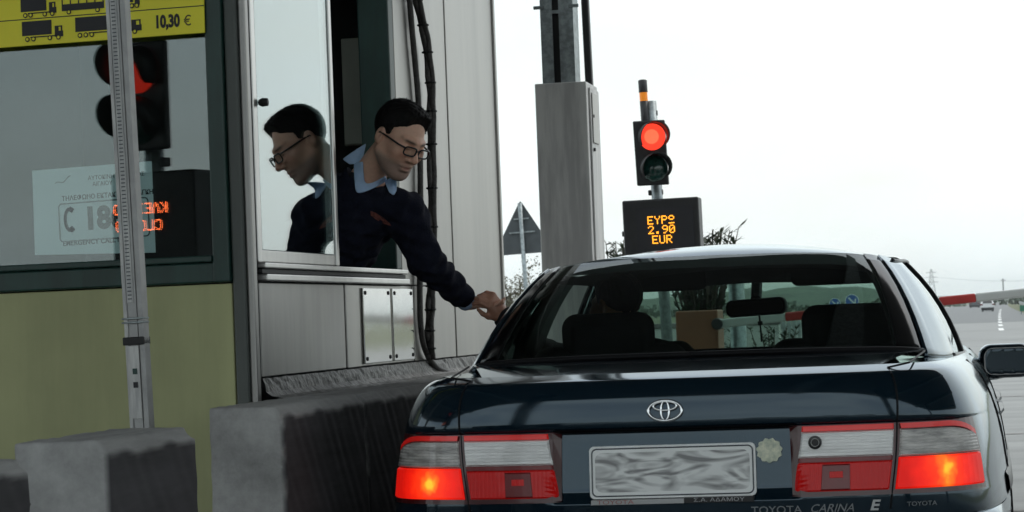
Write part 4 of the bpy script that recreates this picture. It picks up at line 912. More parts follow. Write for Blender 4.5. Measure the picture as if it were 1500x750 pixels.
# panel gap round the boot lid
def strip(m, pts, wv, r=.0025): m.tube(pts, r, 6)
for sd in (1, -1):
    m = MB(); pts = [S(s_of_x(.597 + .040 * (z - .645) / .19), z, .0012, sd) for z in np.linspace(.60, .84, 10)] + [S(s_of_x(.640 + .045 * (z - .84) / .15), z, .0008, sd) for z in np.linspace(.85, .99, 10)]
    pts += [W(sd * (.662 + .035 * v), .10 + .44 * v, 1.002 + .024 * v) for v in np.linspace(.05, 1, 8)]
    m.tube(pts, .0030, 6); m.build('panel_gap', 'car_black', CAR)
m = MB(); m.grid(lambda s, z: S(abs(s), z, .0035, 1 if s >= 0 else -1), np.linspace(-.345, .345, 21), [.836, .8405, .845, .849]); m.build('lid_lip_shadow', 'car_black', CAR)  # shadow line under the overhanging lid lip, painted in as a black strip
# rear bumper
def bump_(s, k): z, o_ = [(.20, .0), (.23, .03), (.30, .055), (.42, .062), (.50, .062), (.54, .056), (.562, .040), (.574, .018), (.577, .0)][int(k)]; return S(abs(s), z, max(o_ * (1 - min(1, max(0, (abs(s) - .80) / .35))) , .0015), 1 if s >= 0 else -1)
m = MB(); m.grid(bump_, np.linspace(-1.35, 1.35, 61), range(9)); m.build('bumper', 'car_paint', CAR, smooth=True)
m = MB(); m.grid(lambda s, z: S(abs(s), z, .0655, 1 if s >= 0 else -1), np.linspace(-.80, .80, 41), [.44, .455, .47]); m.build('bumper_strip', 'car_trim', CAR, smooth=True)

# tail lamps
def lens(name, s0f, s1f, z0, z1, off, mat, parent, sd, n=10, nz_=6, edge=.006, zf=None):
    """proud lens patch between slanted ends s0f(z), s1f(z), edges turned down"""
    m = MB(); us = [0, .015] + list(np.linspace(.04, .96, n)) + [.985, 1]; vz = [0, .05] + list(np.linspace(.1, .9, nz_)) + [.95, 1]
    def fn(u, v):
        top = zf(u) if zf else z1; z = z0 + (top - z0) * v; s = s0f(z) + (s1f(z) - s0f(z)) * u; o_ = off if .01 < u < .99 and .02 < v < .98 else off - edge
        return S(s, z, o_, sd)
    m.grid(fn, us, vz); return m.build(name, mat, parent, smooth=False)
slant = lambda a, b: (lambda z: s_of_x(a + (b - a) * (z - .645) / .19))
sin_ = slant(.336, .364); sgi = slant(.588, .628); sgo = slant(.604, .645)
so_ = lambda z: s_of_x(.842) - .010 * max(0, (z - .74) / .1)
for sd, sname in ((1, 'right'), (-1, 'left')):
    hot = S(s_of_x(.745) if sd > 0 else s_of_x(.72), .700, .01, sd); brake_mat('brake_lens_' + sname, tuple(hot), (1, 1, .55) if sd > 0 else (1, 1, 1))
    TL = MB(); TL.grid(lambda s, z: S(s, z, .0030, sd), list(np.linspace(s_of_x(.327), s_of_x(.848), 24)), [.640, .643, .70, .76, .82, .838, .842]); TL = TL.build('tail_lamp', 'lens_bezel', CAR)
    lens('reversing_lens', sin_, sgi, .748, .8195, .010, 'lens_clear', TL, sd); lens('lower_lens', sin_, sgi, .6535, .734, .010, 'lens_red', TL, sd)
    lens('lens_divider', sin_, sgi, .7345, .7475, .009, 'lens_red_dark', TL, sd)
    x0, x1 = .405, .485; lens('fog_lens', slant(x0, x0 + .02), slant(x1, x1 + .012), .656, .728, .0125, 'lens_red_dark', TL, sd, 4, 4, .002)
    lens('fog_lens', slant(x0 + .025, x0 + .032), slant(x1 - .018, x1 - .012), .690, .708, .0145, 'lens_red', TL, sd, 4, 3, .002)
    lens('top_strip', sin_, sgi, .8205, .8365, .010, 'lens_strip', TL, sd, 8, 3)
    zt_ = lambda base, drop: (lambda u: base - drop * max(0, (u - .55) / .45) ** 2.2)
    lens('indicator_lens', sgo, so_, .744, .8195, .010, 'lens_smoke', TL, sd, 12, 6, zf=zt_(.8195, .030)); lens('brake_lens', sgo, so_, .6535, .742, .011, 'brake_lens_' + sname, TL, sd, 14, 6)
    m = MB(); m.grid(lambda u, v: S(sgo(.83) + (so_(.8) - sgo(.83)) * u, zt_(.8205, .030)(u) + .015 * v, .010, sd), np.linspace(0, 1, 14), [0, .5, 1]); m.build('top_strip', 'lens_strip', TL)
# lock barrel in the right reversing lens
c = S(s_of_x(.398), .790, .011, 1); m = MB(); m.lathe([(.019, 0), (.019, .005), (.013, .006), (.012, .001)], c, (0, -1, 0), 20); m.lathe([(.010, .001), (.010, .006), (0, .006)], c, (0, -1, 0), 16); m.build('boot_lock', 'car_trim', CAR)
# badge: three interlaced ovals
ec = W(-.020, -.016, .893); nrm = (S(.02, .893, .02) - S(.02, .893, 0)).normalized(); EU = nrm.cross(Vector((1, 0, 0))).normalized(); EU = EU if EU.z > 0 else -EU
EMB = MB(); ec = S(.01, .893, .006) + Vector((-.030, 0, 0))
def oval(a, b, cx=0, cz=0, n=40): return [ec + Vector((1, 0, 0)) * (a * cos(t) + cx) + EU * (b * sin(t) + cz) for t in np.linspace(0, 2 * pi, n, endpoint=False)]
EMB.ring(oval(.0475, .0285), .0045, 8); EMB.ring(oval(.033, .0125, 0, .013), .0038, 8); EMB.ring(oval(.0115, .0275), .0036, 8); EMB.build('badge', 'chrome', CAR, smooth=True)
# number plate
pc_ = W(-.008, .004, .722); PUP = Vector((0, .103, .9947)); PL = MB(); PL.prism(rrect(pc_, (1, 0, 0), PUP, .474, .150, .014), (0, -.006, 0)); PL = PL.build('number_plate', 'plate_white', CAR, bevel=.002)
m = MB(); m.ring(rrect(pc_ + Vector((0, -.0065, 0)), (1, 0, 0), PUP, .458, .134, .014), .0022, 6); m.build('plate_border', 'print_grey', PL)
m = MB(); m.prism(rrect(pc_ + Vector((0, -.0062, 0)), (1, 0, 0), PUP, .440, .112, .02), (0, -.0008, 0)); o = m.build('plate_lettering', 'plate_print', PL)
m = MB(); m.box((CX - .240, CY - .026, .632), (CX + .025, CY + .0, .6455)); m.build('plate_holder', 'plate_dealer', CAR, bevel=.001)
m = MB(); m.box((CX + .0255, CY - .026, .632), (CX + .222, CY + .0, .6475)); m.build('plate_holder', 'car_trim', CAR, bevel=.001)
text_mesh('holder_lettering', 'TOYOTA', .0165, W(-.170, -.0272, .6390), (1, 0, 0), (0, 0, 1), 'dealer_red', CAR, .0008, xs=1.55)
text_mesh('holder_lettering', 'Σ.Α. ΑΔΑΜΟΥ', .0150, W(.124, -.0272, .6400), (1, 0, 0), (0, 0, 1), 'dealer_grey', CAR, .0008, xs=1.5)
# lower boot lettering
text_mesh('model_lettering', 'TOYOTA', .030, S(s_of_x(.282), .6055, .003), (1, 0, 0), (0, 0, 1), 'badge_silver', CAR, .002, xs=1.15)
text_mesh('model_lettering', 'CARINA', .032, S(s_of_x(.432), .6065, .004), (1, 0, 0), (0, 0, 1), 'badge_silver', CAR, .002, xs=1.05, shear=.35)
text_mesh('model_lettering', 'E', .040, S(s_of_x(.545), .6105, .003), (1, 0, 0), (0, 0, 1), 'plate_edge', CAR, .002, xs=1.2, shear=.25, off=.0012)
text_mesh('dealer_lettering', 'TOYOTA', .0175, S(s_of_x(.672), .6105, .003), (1, .33, 0), (0, 0, 1), 'badge_silver', CAR, .001, xs=1.2)
# scalloped round sticker
c = W(.268, .009, .772); pts = []
for k in range(44):
    a = 2 * pi * k / 44; r = .0335 * (1 + .07 * sin(a * 11)); pts.append(c + Vector((r * 1.05 * cos(a), 0, r * sin(a))) + Vector((0, r * sin(a) * .10, 0)))
m = MB(); m.prism(pts, (0, -.0016, 0)); m.build('sticker', 'sticker_cream', CAR)

# greenhouse: belt ring B and roof ring T
GH = [((0, .48, 1.035), (0, 1.10, 1.352)), ((.30, .495, 1.034), (.25, 1.108, 1.350)), ((.52, .535, 1.030), (.43, 1.125, 1.342)), ((.625, .565, 1.026), (.505, 1.15, 1.333)), ((.690, .63, 1.018), (.54, 1.18, 1.326)),
      ((.735, .76, 1.004), (.572, 1.26, 1.316)), ((.772, 1.05, .996), (.595, 1.38, 1.312)), ((.792, 1.72, .985), (.600, 1.78, 1.318)), ((.792, 2.24, .983), (.600, 2.12, 1.318)), ((.775, 2.85, .97), (.575, 2.38, 1.315)),
      ((.74, 2.98, .965), (.54, 2.44, 1.320)), ((.45, 3.10, .965), (.33, 2.40, 1.345)), ((0, 3.16, .965), (0, 2.38, 1.36))]
GB = catmull([g_[0] for g_ in GH], 6); GT = catmull([g_[1] for g_ in GH], 6)
def G(k, t, sd, off=0.):
    """k: column (float) of the greenhouse, t: 0 belt .. 1 roof"""
    q = k * 6; b = np.array([np.interp(q, range(len(GB)), GB[:, j]) for j in range(3)]); tt = np.array([np.interp(q, range(len(GT)), GT[:, j]) for j in range(3)])
    p = b + (tt - b) * t; c = np.array([0, 1.75, 1.0]); n = p - np.array([p[0] * .3, 1.75 + (p[1] - 1.75) * (.1 if .6 < p[1] < 2.6 and k > 4.5 and k < 10.5 else .35), 1.05]); n = n / np.linalg.norm(n)
    p = p + n * (.030 * 4 * t * (1 - t) + off); return W(p[0] * sd, p[1], p[2])
TV = [0, .08, .2, .35, .5, .65, .8, .92, 1]
def gpatch(name, k0, k1, t0, t1, mat, sd=None, off=0., n=None, solid=0., both=False):
    ts = [t0 + (t1 - t0) * t for t in TV]; m = MB(); ks = np.linspace(k0, k1, n or max(3, int((k1 - k0) * 6) + 1))
    if both: m.grid(lambda k, t: G(abs(k), t, 1 if k >= 0 else -1, off), np.concatenate([-ks[::-1], ks[1:]]) if k0 == 0 else ks, ts)
    else: m.grid(lambda k, t: G(k, t, sd, off), ks, ts)
    return m.build(name, mat, CAR, smooth=True, solid=solid)
gpatch('rear_window', 0, 3.0, .0, 1, 'car_glass', both=True)
for sd in (1, -1):
    gpatch('window_surround', 2.86, 4.0, 0, 1, 'frit_black', sd, .003, 8, .004); gpatch('pillar_lining', 3.0, 6.0, 0, .98, 'seat_cloth', sd, -.035, 14, .006)
    gpatch('rear_pillar', 4.0, 6.1, -.03, 1.0, 'car_paint', sd, .004, 14, .012)
    gpatch('side_window', 6.1, 7.0, .03, .96, 'car_side_glass', sd)
    gpatch('centre_pillar', 7.0, 8.0, 0, 1, 'car_black', sd, .002, 4, .012)
    gpatch('front_pillar', 8.9, 10.0, 0, 1, 'car_paint', sd, .002, 8, .014)
    ts_ = MB(); ts_.tube([G(k, .985, sd, .006) for k in np.linspace(5.2, 10.0, 40)], .008, 8); ts_.build('drip_rail', 'car_trim', CAR, smooth=True)
    ts_ = MB(); ts_.tube([G(k, .01, sd, .004) for k in np.linspace(5.9, 9.9, 30)], .010, 8); ts_.build('belt_moulding', 'car_trim', CAR, smooth=True)
    ts_ = MB(); ts_.tube([G(k, 0.02, sd, .003) for k in np.linspace(0, 4.0, 22)], .009, 8); ts_.build('window_seal', 'car_black', CAR, smooth=True)
gpatch('side_window', 8.0, 8.9, .03, .96, 'car_side_glass', 1)                                    # right front; the driver's own window is wound down
m = MB(); m.grid(lambda k, t: G(abs(k), t, 1 if k >= 0 else -1, 0), np.concatenate([-np.linspace(10, 12, 10), np.linspace(12, 10, 10)[1:]]), TV); m.build('windscreen', 'car_glass', CAR, smooth=True)
m = MB(); m.grid(lambda k, t: G(abs(k), t, 1 if k >= 0 else -1, -.005), np.concatenate([-np.linspace(0, 3.2, 16)[::-1], np.linspace(0, 3.2, 16)[1:]]), [.86, .9, .95, 1]); m.build('window_band', 'car_black', CAR, smooth=True)
m = MB(); m.grid(lambda k, t: G(abs(k), t, 1 if k >= 0 else -1, .003), np.concatenate([-np.linspace(10, 12, 10), np.linspace(12, 10, 10)[1:]]), [.755, .82, .9, 1]); m.build('sun_band', 'car_black', CAR, smooth=True)
# roof
def roof(a, v):
    ts = abs(a); kr = ts * 4.0; kf = 12 - ts * 2.0; sd = 1 if a >= 0 else -1
    r0 = G(kr, 1, 1); f0 = G(kf, 1, 1)
    y = (r0.y + (f0.y - r0.y) * v) - CY
    xe = np.interp(y, [1.10, 1.24, 1.36, 1.85, 2.38, 2.44], [.50, .569, .595, .600, .575, .54]); x = (r0.x - CX) * (1 - v) + (f0.x - CX) * v
    x = x + (ts ** 1.0 * (xe - x / max(ts, .01) if ts > .01 else 0)) * min(1, 4 * v * (1 - v) * 2) if ts > .01 else 0
    ze = r0.z * (1 - v) + f0.z * v; cr = .045 * (4 * v * (1 - v)) ** .6
    z = ze + cr * (1 - ts ** 2.6)
    return W(sd * x, y, z)
m = MB(); m.grid(roof, np.concatenate([-np.linspace(0, 1, 15)[::-1], np.linspace(0, 1, 15)[1:]]), [0, .03, .08, .15, .25, .4, .55, .7, .85, .95, 1]); m.build('roof', 'car_paint', CAR, smooth=True)
m = MB(); m.grid(lambda a, v: roof(a * .97, .03 + .94 * v) + Vector((0, 0, -.045)), np.linspace(-1, 1, 17), np.linspace(0, 1, 7)); m.build('headliner', 'seat_cloth', CAR, smooth=True)
# interior
m = MB(); m.box((CX - .66, CY + .50, .965), (CX + .66, CY + 1.05, .985)); m.build('parcel_shelf', 'seat_cloth', CAR)
m = MB(); m.box((CX - .64, CY + 1.02, .45), (CX + .64, CY + 1.16, 1.03)); m.build('rear_seat', 'seat_cloth', CAR, bevel=.05, seg=4)
m = MB(); m.box((CX - .70, CY + .6, .30), (CX + .70, CY + 3.1, .36)); m.build('cabin_floor', 'seat_cloth', CAR)
for sd in (1, -1):
    m = MB(); m.box((CX + sd * .69, CY + 1.0, .35), (CX + sd * .73, CY + 3.0, .965)); m.build('door_lining', 'seat_cloth', CAR)
def seat(x, name):
    s_ = MB(); R_ = Matrix.Translation((CX + x, CY + 1.80, .5)) @ Matrix.Rotation(radians(12), 4, 'X')
    s_.box((-.28, -.07, 0), (.28, .07, .575), R_); o = s_.build('seat_back', 'seat_cloth', CAR, bevel=.068, seg=6)
    s_ = MB(); s_.box((CX + x - .25, CY + 1.82, .42), (CX + x + .25, CY + 2.32, .56)); s_.build('seat_cushion', 'seat_cloth', CAR, bevel=.05, seg=4)
    h_ = MB(); R2 = Matrix.Translation((CX + x, CY + 1.69, 1.06)) @ Matrix.Rotation(radians(8), 4, 'X'); h_.box((-.165, -.055, -.075), (.165, .055, .118), R2); hd = h_.build('headrest', 'seat_cloth', CAR, bevel=.054, seg=6)
    for q in (-.05, .05):
        p = MB(); p.tube([R2 @ Vector((q, 0, -.10)), R2 @ Vector((q, 0, .03))], .007, 8); p.build('headrest_rod', 'chrome', hd)
seat(.415, 'right'); seat(-.43, 'left')
m = MB(); m.grid(lambda a, t: W(a * .70, [2.42, 2.46, 2.60, 2.80, 3.12][int(t)], [.70, .90, .955, .96, .955][int(t)] + .02 * (1 if a < -.15 and t in (1, 2) else 0)), np.linspace(-1, 1, 15), range(5)); m.build('dashboard', 'seat_cloth', CAR, smooth=True, solid=.02)
sc_ = W(-.385, 2.28, .90); ax = Vector((0, -.9, .45)).normalized(); u1 = Vector((1, 0, 0)); u2 = ax.cross(u1)
m = MB(); m.ring([sc_ + (u1 * cos(t) + u2 * sin(t)) * .185 for t in np.linspace(0, 2 * pi, 32, endpoint=False)], .014, 8); m.build('steering_wheel', 'car_black', CAR, smooth=True)
m = MB()
for t in (0, pi, 1.5 * pi): m.bar(sc_, sc_ + (u1 * cos(t) + u2 * sin(t)) * .18, .035, .014)
m.build('wheel_spoke', 'car_black', CAR, bevel=.004)
# inside mirror with a hanging ornament
a = W(.006, 2.66, 1.178); RM_ = Matrix.Translation(a) @ Matrix.Rotation(radians(-2.2), 4, 'Y') @ Matrix.Rotation(radians(-14), 4, 'Z')
m = MB(); m.prism([RM_ @ Vector(p) for p in [tuple(q) for q in rrect((0, .02, 0), (1, 0, 0), (0, 0, 1), .245, .068, .026)]], RM_.to_3x3() @ Vector((0, -.032, 0))); IM = m.build('inside_mirror', 'car_black', CAR, bevel=.006)
m = MB(); m.prism([RM_ @ Vector(p) for p in [tuple(q) for q in rrect((0, -.0122, 0), (1, 0, 0), (0, 0, 1), .225, .050, .02)]], RM_.to_3x3() @ Vector((0, -.002, 0))); m.build('mirror_glass', 'car_trim', IM)
m = MB(); m.tube([a + Vector((0, .01, .03)), a + Vector((0, .10, .12))], .022, 8); m.build('mirror_stalk', 'car_black', IM)
m = MB(); m.tube([a + Vector((.012, -.018, -.03)), a + Vector((.014, -.018, -.055))], .004, 6); m.tube([a + Vector((.014, -.018, -.055)), a + Vector((.015, -.018, -.070))], .010, 8); m.tube([a + Vector((.015, -.018, -.07)), a + Vector((.017, -.018, -.135))], .0035, 6); m.build('hanging_charm', 'car_black', IM)
for x in (-.36, .36):
    m = MB(); m.prism(rrect(W(x, 2.43, 1.292), (1, 0, 0), (0, -.5, .86), .40, .10, .03), (0, .02, .012)); m.build('sun_visor', 'seat_cloth', CAR, bevel=.006)
# door mirrors
def door_mirror(sd):
    f = lambda P: -1
    c = np.array(W(sd * .945, 2.49, .942)); ca, sa = cos(radians(8) * sd), sin(radians(8) * sd); M_ = np.array([[ca, -sa, 0], [sa, ca, 0], [0, 0, 1]])
    def sdf(P):
        d1 = d_rbox(P, c, (.098, .060, .064), .044, M_); d2 = d_caps(P, tuple(W(sd * .80, 2.54, .895)), tuple(W(sd * .90, 2.50, .905)), .032, .026); d_ = smin(d1, d2, .03)
        return np.maximum(d_, -d_rbox(P, c + M_ @ np.array([0, -.062, .0]), (.086, .012, .052), .010, M_))
    o = nets_object('door_mirror', sdf, c - .22, c + .22, .006, 'car_paint', CAR, None, 4)
    cc = Vector(c) + Vector(M_ @ np.array([0, -.049, 0])); m = MB(); m.prism(rrect(cc, Vector(M_[:, 0]), (0, 0, 1), .172, .102, .035), Vector(M_[:, 1]) * .003); m.build('mirror_glass', 'mirror_face' if sd > 0 else 'mirror_face', o)
door_mirror(1); door_mirror(-1)
# door handle, gaps and wheels
for sd in (1, -1):
    for yy in (1.62, 2.62):
        k = s_of_y(yy); m = MB(); m.grid(lambda s, z: S(s, z, .018 if .79 < z < .822 else .001, sd), np.linspace(k - .11, k + .11, 6), [.782, .795, .805, .818, .83]); m.build('door_handle', 'car_trim', CAR, smooth=True)
    for yy in (1.02, 1.92, 2.95):
        k = s_of_y(yy); m = MB(); m.tube([S(k, z, .0006, sd) for z in np.linspace(.30, .985, 14)], .003, 5); m.build('panel_gap', 'car_black', CAR)
    m = MB(); m.grid(lambda s, z: S(s, z, .008 if .585 < z < .635 else .001, sd), np.linspace(s_of_y(.75), s_of_y(3.3), 24), [.575, .588, .61, .632, .645]); m.build('side_moulding', 'car_trim', CAR, smooth=True)
    for yy in (.92, 3.55):
        Wm = MB(); c = W(sd * .80, yy, .30); Wm.lathe([(.19, -.09), (.275, -.095), (.30, -.07), (.30, .07), (.275, .125), (.19, .122)], c, (sd, 0, 0), 32); wh = Wm.build('wheel', 'tyre', CAR, smooth=True)
        q = MB(); q.lathe([(.19, .118), (.17, .10), (.10, .112), (.05, .122), (0, .122)], c, (sd, 0, 0), 24); q.build('rim', 'aluminium', wh, smooth=True)

# ------------------------------------------------------------------ far cars on the road
def far_car(px, py, Yc, label, mat, sc=1., zs=1.):
    c = at(px, py, Y=Yc); E_ = empty('distant_car', (c.x, Yc, 0), label, 'car', 'cars far along the road')
    m = MB(); sec = [(0, .5, .75), (.02, .95, .80), (.6, .98, .82), (1.1, 1.42, .62), (2.3, 1.44, .62), (3.0, .98, .80), (4.1, .85, .78), (4.2, .5, .7)]
    def fn(i, a):
        y, z, w_ = sec[int(i)]; pr = [(-.80, .10), (-.84, .50), (-.84, min(z, .85)), (-w_, z), (0, z + .02), (w_, z), (.84, min(z, .85)), (.84, .50), (.80, .10)]
        return (c.x + pr[int(a)][0] * sc, Yc + y, pr[int(a)][1] * zs)
    m.grid(fn, range(8), range(9)); m.f.append(tuple(range(9))); m.m.append(0); m.build('body', mat, E_, bevel=.03)
    m = MB(); m.box((c.x - .80 * sc, Yc - .06, .12), (c.x + .80 * sc, Yc - .01, .42)); m.build('bumper', 'car_trim', E_)
    m = MB(); v = [(c.x - .62 * sc, Yc + .62, .98), (c.x + .62 * sc, Yc + .62, .98), (c.x + .52 * sc, Yc + 1.06, 1.36), (c.x - .52 * sc, Yc + 1.06, 1.36)]; m.add([Vector((q[0], q[1] - .05, (q[2] + .02) * zs)) for q in v], [(0, 1, 2, 3)]); m.build('rear_window', 'car_trim', E_)
    for x in (-.62, .62):
        m = MB(); m.box((c.x + x - .14, Yc - .03, .66), (c.x + x + .14, Yc + .02, .80)); m.build('tail_lamp', 'lens_red_dark', E_)
        m = MB(); m.tube([(c.x + x * sc - .09, Yc + .8, .28), (c.x + x * sc + .09, Yc + .8, .28)], .28, 14); m.build('wheel', 'tyre', E_)
pm('silver_paint', (.62, .63, .63), .35, .3, var=.05, coat=.6); pm('dark_paint', (.05, .055, .06), .4, var=.1, coat=.6)
far_car(1447, 460, 265, 'small silver car far ahead on the road', 'silver_paint', .82, .86)
far_car(1428, 453, 430, 'dark car farther ahead, left of the silver one', 'dark_paint', 1.1)
# ------------------------------------------------------------------ people
def tone_mat(name, rough=.55, sub=0., spec=.4):
    m = bpy.data.materials.new(name); m.use_nodes = True; n = m.node_tree; b = n.nodes['Principled BSDF']; b.inputs['Roughness'].default_value = rough; b.inputs['Specular IOR Level'].default_value = spec
    a = n.nodes.new('ShaderNodeAttribute'); a.attribute_name = 'tone'; nz_ = n.nodes.new('ShaderNodeTexNoise'); nz_.inputs['Scale'].default_value = 90
    mr = n.nodes.new('ShaderNodeMapRange'); mr.inputs['To Min'].default_value = .88; mr.inputs['To Max'].default_value = 1.1; g = n.nodes.new('ShaderNodeNewGeometry')
    vm = n.nodes.new('ShaderNodeVectorMath'); vm.operation = 'SCALE'
    n.links.new(g.outputs['Position'], nz_.inputs['Vector']); n.links.new(nz_.outputs['Fac'], mr.inputs['Value']); n.links.new(a.outputs['Color'], vm.inputs[0]); n.links.new(mr.outputs['Result'], vm.inputs['Scale']); n.links.new(vm.outputs[0], b.inputs['Base Color'])
    if sub: b.inputs['Subsurface Weight'].default_value = sub; b.inputs['Subsurface Scale'].default_value = .01
    MATS[name] = m
tone_mat('skin', .5, .08)
pm('hair_dark', (.007, .0055, .0055), .6, var=.4, scale=60, bump=.5, bscale=220, spec=.25)
pm('sweater_navy', (.010, .0115, .022), .95, var=.25, scale=24, bump=.5, bscale=150, spec=.15)
pm('shirt_blue', (.42, .57, .80), .8, var=.08, scale=20, bump=.1, bscale=60)
pm('undershirt', (.010, .010, .012), .9)
pm('jacket_dark', (.012, .012, .014), .9, var=.2, scale=30, bump=.2, bscale=120)
pm('eye_white', (.55, .52, .50), .2); pm('eye_iris', (.02, .012, .008), .2)
pm('badge_thread', (.14, .040, .030), .9, var=.5, scale=140)
pm('frame_black', (.008, .008, .010), .3)
glass('lens_glass', (.93, .95, .95), 1.4, .0)
SKIN = np.array([.80, .475, .345])

def frame(fwd, up):
    f = Vector(fwd).normalized(); s = Vector(up).cross(f) * -1; s = f.cross(Vector(up)).normalized(); u = s.cross(f); return s, f, u    # s = person's right
def head_sdf(C, M, k):
    """C: head centre, M: 3x3 columns (side, forward, up), k: scale"""
    Ms = np.array(M, np.float32); C = np.array(C, np.float32)
    def loc(P): return ((P - C) @ Ms) / k
    def f(P):
        Q = loc(P); A = np.abs(Q[:, 0]); Qm = np.stack([A, Q[:, 1], Q[:, 2]], 1)
        d = d_ell(Q, (0, -.014, .034), (.074, .094, .086)); d = smin(d, d_ell(Q, (0, .026, -.028), (.062, .070, .088)), .03)
        d = smin(d, d_caps(Qm, (.056, .004, -.055), (.026, .062, -.098), .016, .015), .045)
        d = smin(d, d_ell(Q, (0, .072, -.104), (.024, .020, .018)), .022)
        d = smin(d, d_ell(Qm, (.040, .066, -.018), (.022, .020, .020)), .040)
        d = smin(d, d_caps(Qm, (.006, .091, .026), (.042, .074, .026), .012, .009), .014)
        sock = d_ell(Qm, (.031, .101, .004), (.020, .015, .013)); h = np.clip(.5 - .5 * (d + sock) / .012, 0, 1); d = d * (1 - h) + (-sock) * h + .012 * h * (1 - h)
        d = smin(d, d_ell(Qm, (.031, .080, .003), (.015, .012, .011)), .004)
        d = smin(d, d_caps(Q, (0, .093, .016), (0, .117, -.028), .0075, .0125), .012)
        d = smin(d, d_ell(Qm, (.0125, .103, -.033), (.009, .011, .008)), .006)
        d = smin(d, d_ell(Q, (0, .088, -.060), (.027, .012, .006)), .008); d = smin(d, d_ell(Q, (0, .088, -.074), (.023, .012, .0075)), .007)
        gr = d_ell(Q, (0, .101, -.0672), (.024, .006, .0017)); h = np.clip(.5 - .5 * (d + gr) / .004, 0, 1); d = d * (1 - h) + (-gr) * h + .004 * h * (1 - h)
        ear = d_ell(Qm, (.078, -.010, -.004), (.0085, .019, .031)); cav = d_ell(Qm, (.088, -.006, -.002), (.008, .010, .018)); ear = np.maximum(ear, -cav); d = smin(d, ear, .007)
        return d * k
    return f, loc
def hair_sdf(C, M, k, seed=1):
    Ms = np.array(M, np.float32); C = np.array(C, np.float32)
    def f(P):
        Q = ((P - C) @ Ms) / k; A = np.abs(Q[:, 0])
        nz_ = .0012 * (np.sin(Q[:, 0] * 420 + 5 * np.sin(Q[:, 1] * 60)) + np.sin(Q[:, 0] * 260 + Q[:, 1] * 120))
        d = d_ell(Q, (0, -.016, .041), (.081, .099, .091)); d = smin(d, d_ell(Q, (0, .040, .098), (.052, .046, .026)), .03) + nz_
        line = np.where(Q[:, 1] > 0, .022 + .78 * Q[:, 1] + 3.0 * np.maximum(Q[:, 1] - .058, 0), .022 + .72 * Q[:, 1])
        side = np.where((A > .060) & (Q[:, 1] > -.002) & (Q[:, 1] < .026), -.012, 1.0)
        cut = (np.minimum(line, np.where(side < .5, side, line)) - Q[:, 2]) * .6 + nz_ * .4
        return np.maximum(d, cut) * k
    return f
def union(fs, k=.02):
    def f(P):
        d = fs[0](P)
        for g_, kk in fs[1:]: d = smin(d, g_(P), kk)
        return d
    return f
def caps(a, b, ra, rb): return lambda P: d_caps(P, tuple(a), tuple(b), ra, rb)
def hand_parts(wrist, fdir, back, thumb_side, k=1., curl=(.5, .6, .4), spread=.10, curls=None):
    """SDF of palm, four fingers and thumb; fdir along the fingers, back = dorsal normal, thumb_side = +-1"""
    y = Vector(fdir).normalized(); z = Vector(back); z = (z - y * z.dot(y)).normalized(); x = y.cross(z) * thumb_side; o = Vector(wrist); M_ = np.array([x, y, z]).T
    def L(a, b, c): return o + (x * a + y * b + z * c) * k
    fs = [(lambda P: d_rbox(P, tuple(L(0, .052, 0)), (.039 * k, .050 * k, .0125 * k), .0122 * k, M_))]
    rest = [(caps(L(0, -.03, 0), L(.002, .02, 0), .026 * k, .027 * k), .02 * k), (caps(L(.024, .02, -.008), L(.030, .06, -.008), .014 * k, .012 * k), .015 * k)]
    for i, (bx, ln) in enumerate(((.030, .075), (.010, .083), (-.010, .077), (-.0295, .060))):
        p = L(bx, .094 - .005 * abs(i - 1), 0); an = 0.; sp = bx * 3.2 * spread; pts = [p]; cc = curls[i] if curls else curl
        for q, fr in enumerate((.45, .31, .24)):
            an += cc[q]; d_ = (y * cos(an) - z * sin(an)) + x * sp; p = p + d_ * (ln * fr * k); pts.append(p)
        rr = [.0098, .0088, .0080, .0068]
        for q in range(3): rest.append((caps(pts[q], pts[q + 1], rr[q] * k, rr[q + 1] * k), .004 * k if q else .006 * k))
    t0, t1, t2, t3 = L(.030, .022, -.006), L(.050, .052, -.014), L(.056, .080, -.022), L(.052, .104, -.030)
    rest += [(caps(t0, t1, .0135 * k, .0115 * k), .012 * k), (caps(t1, t2, .0108 * k, .0095 * k), .004 * k), (caps(t2, t3, .0095 * k, .0075 * k), .004 * k)]
    return union([fs[0]] + rest)

# ---- booth attendant leaning out of the window
HS = 1.10
hc = at(584, 203, X=-2.115)
fwd = Vector((.66, -.52, -.50)).normalized(); upv = Vector((.42, -.12, .90)).normalized(); hs, hf, hu = frame(fwd, upv); HM = np.array([hs, hf, hu]).T
Ls = at(592, 312, X=-2.13); Rs = at(487, 283, X=-2.40); nb = at(538, 262, X=-2.26)
el = at(624, 382, X=-2.06); wr = at(686, 443, X=-1.95)
chest = (Ls + Rs) / 2 + Vector((-.10, .06, -.10)); waist = Vector((-2.62, 9.32, 1.24)); hips = Vector((-2.70, 9.42, 1.00))
Re = Vector((-2.62, 8.95, 1.40)); Rw = Vector((-2.48, 9.05, 1.20))
ATT = empty('person', (-2.62, 9.42, .45), 'booth attendant in navy sweater and glasses leaning out of the window', 'person')
fh, locf = head_sdf(hc, HM, HS)
def hl(a, b, c): return hc + (hs * a + hf * b + hu * c) * HS
neck0 = hl(0, -.03, -.06)
hand_a = hand_parts(wr, Vector((.70, .10, -.12)), Vector((-.25, .1, -.85)), 1, .92, curl=(.25, .35, .3))
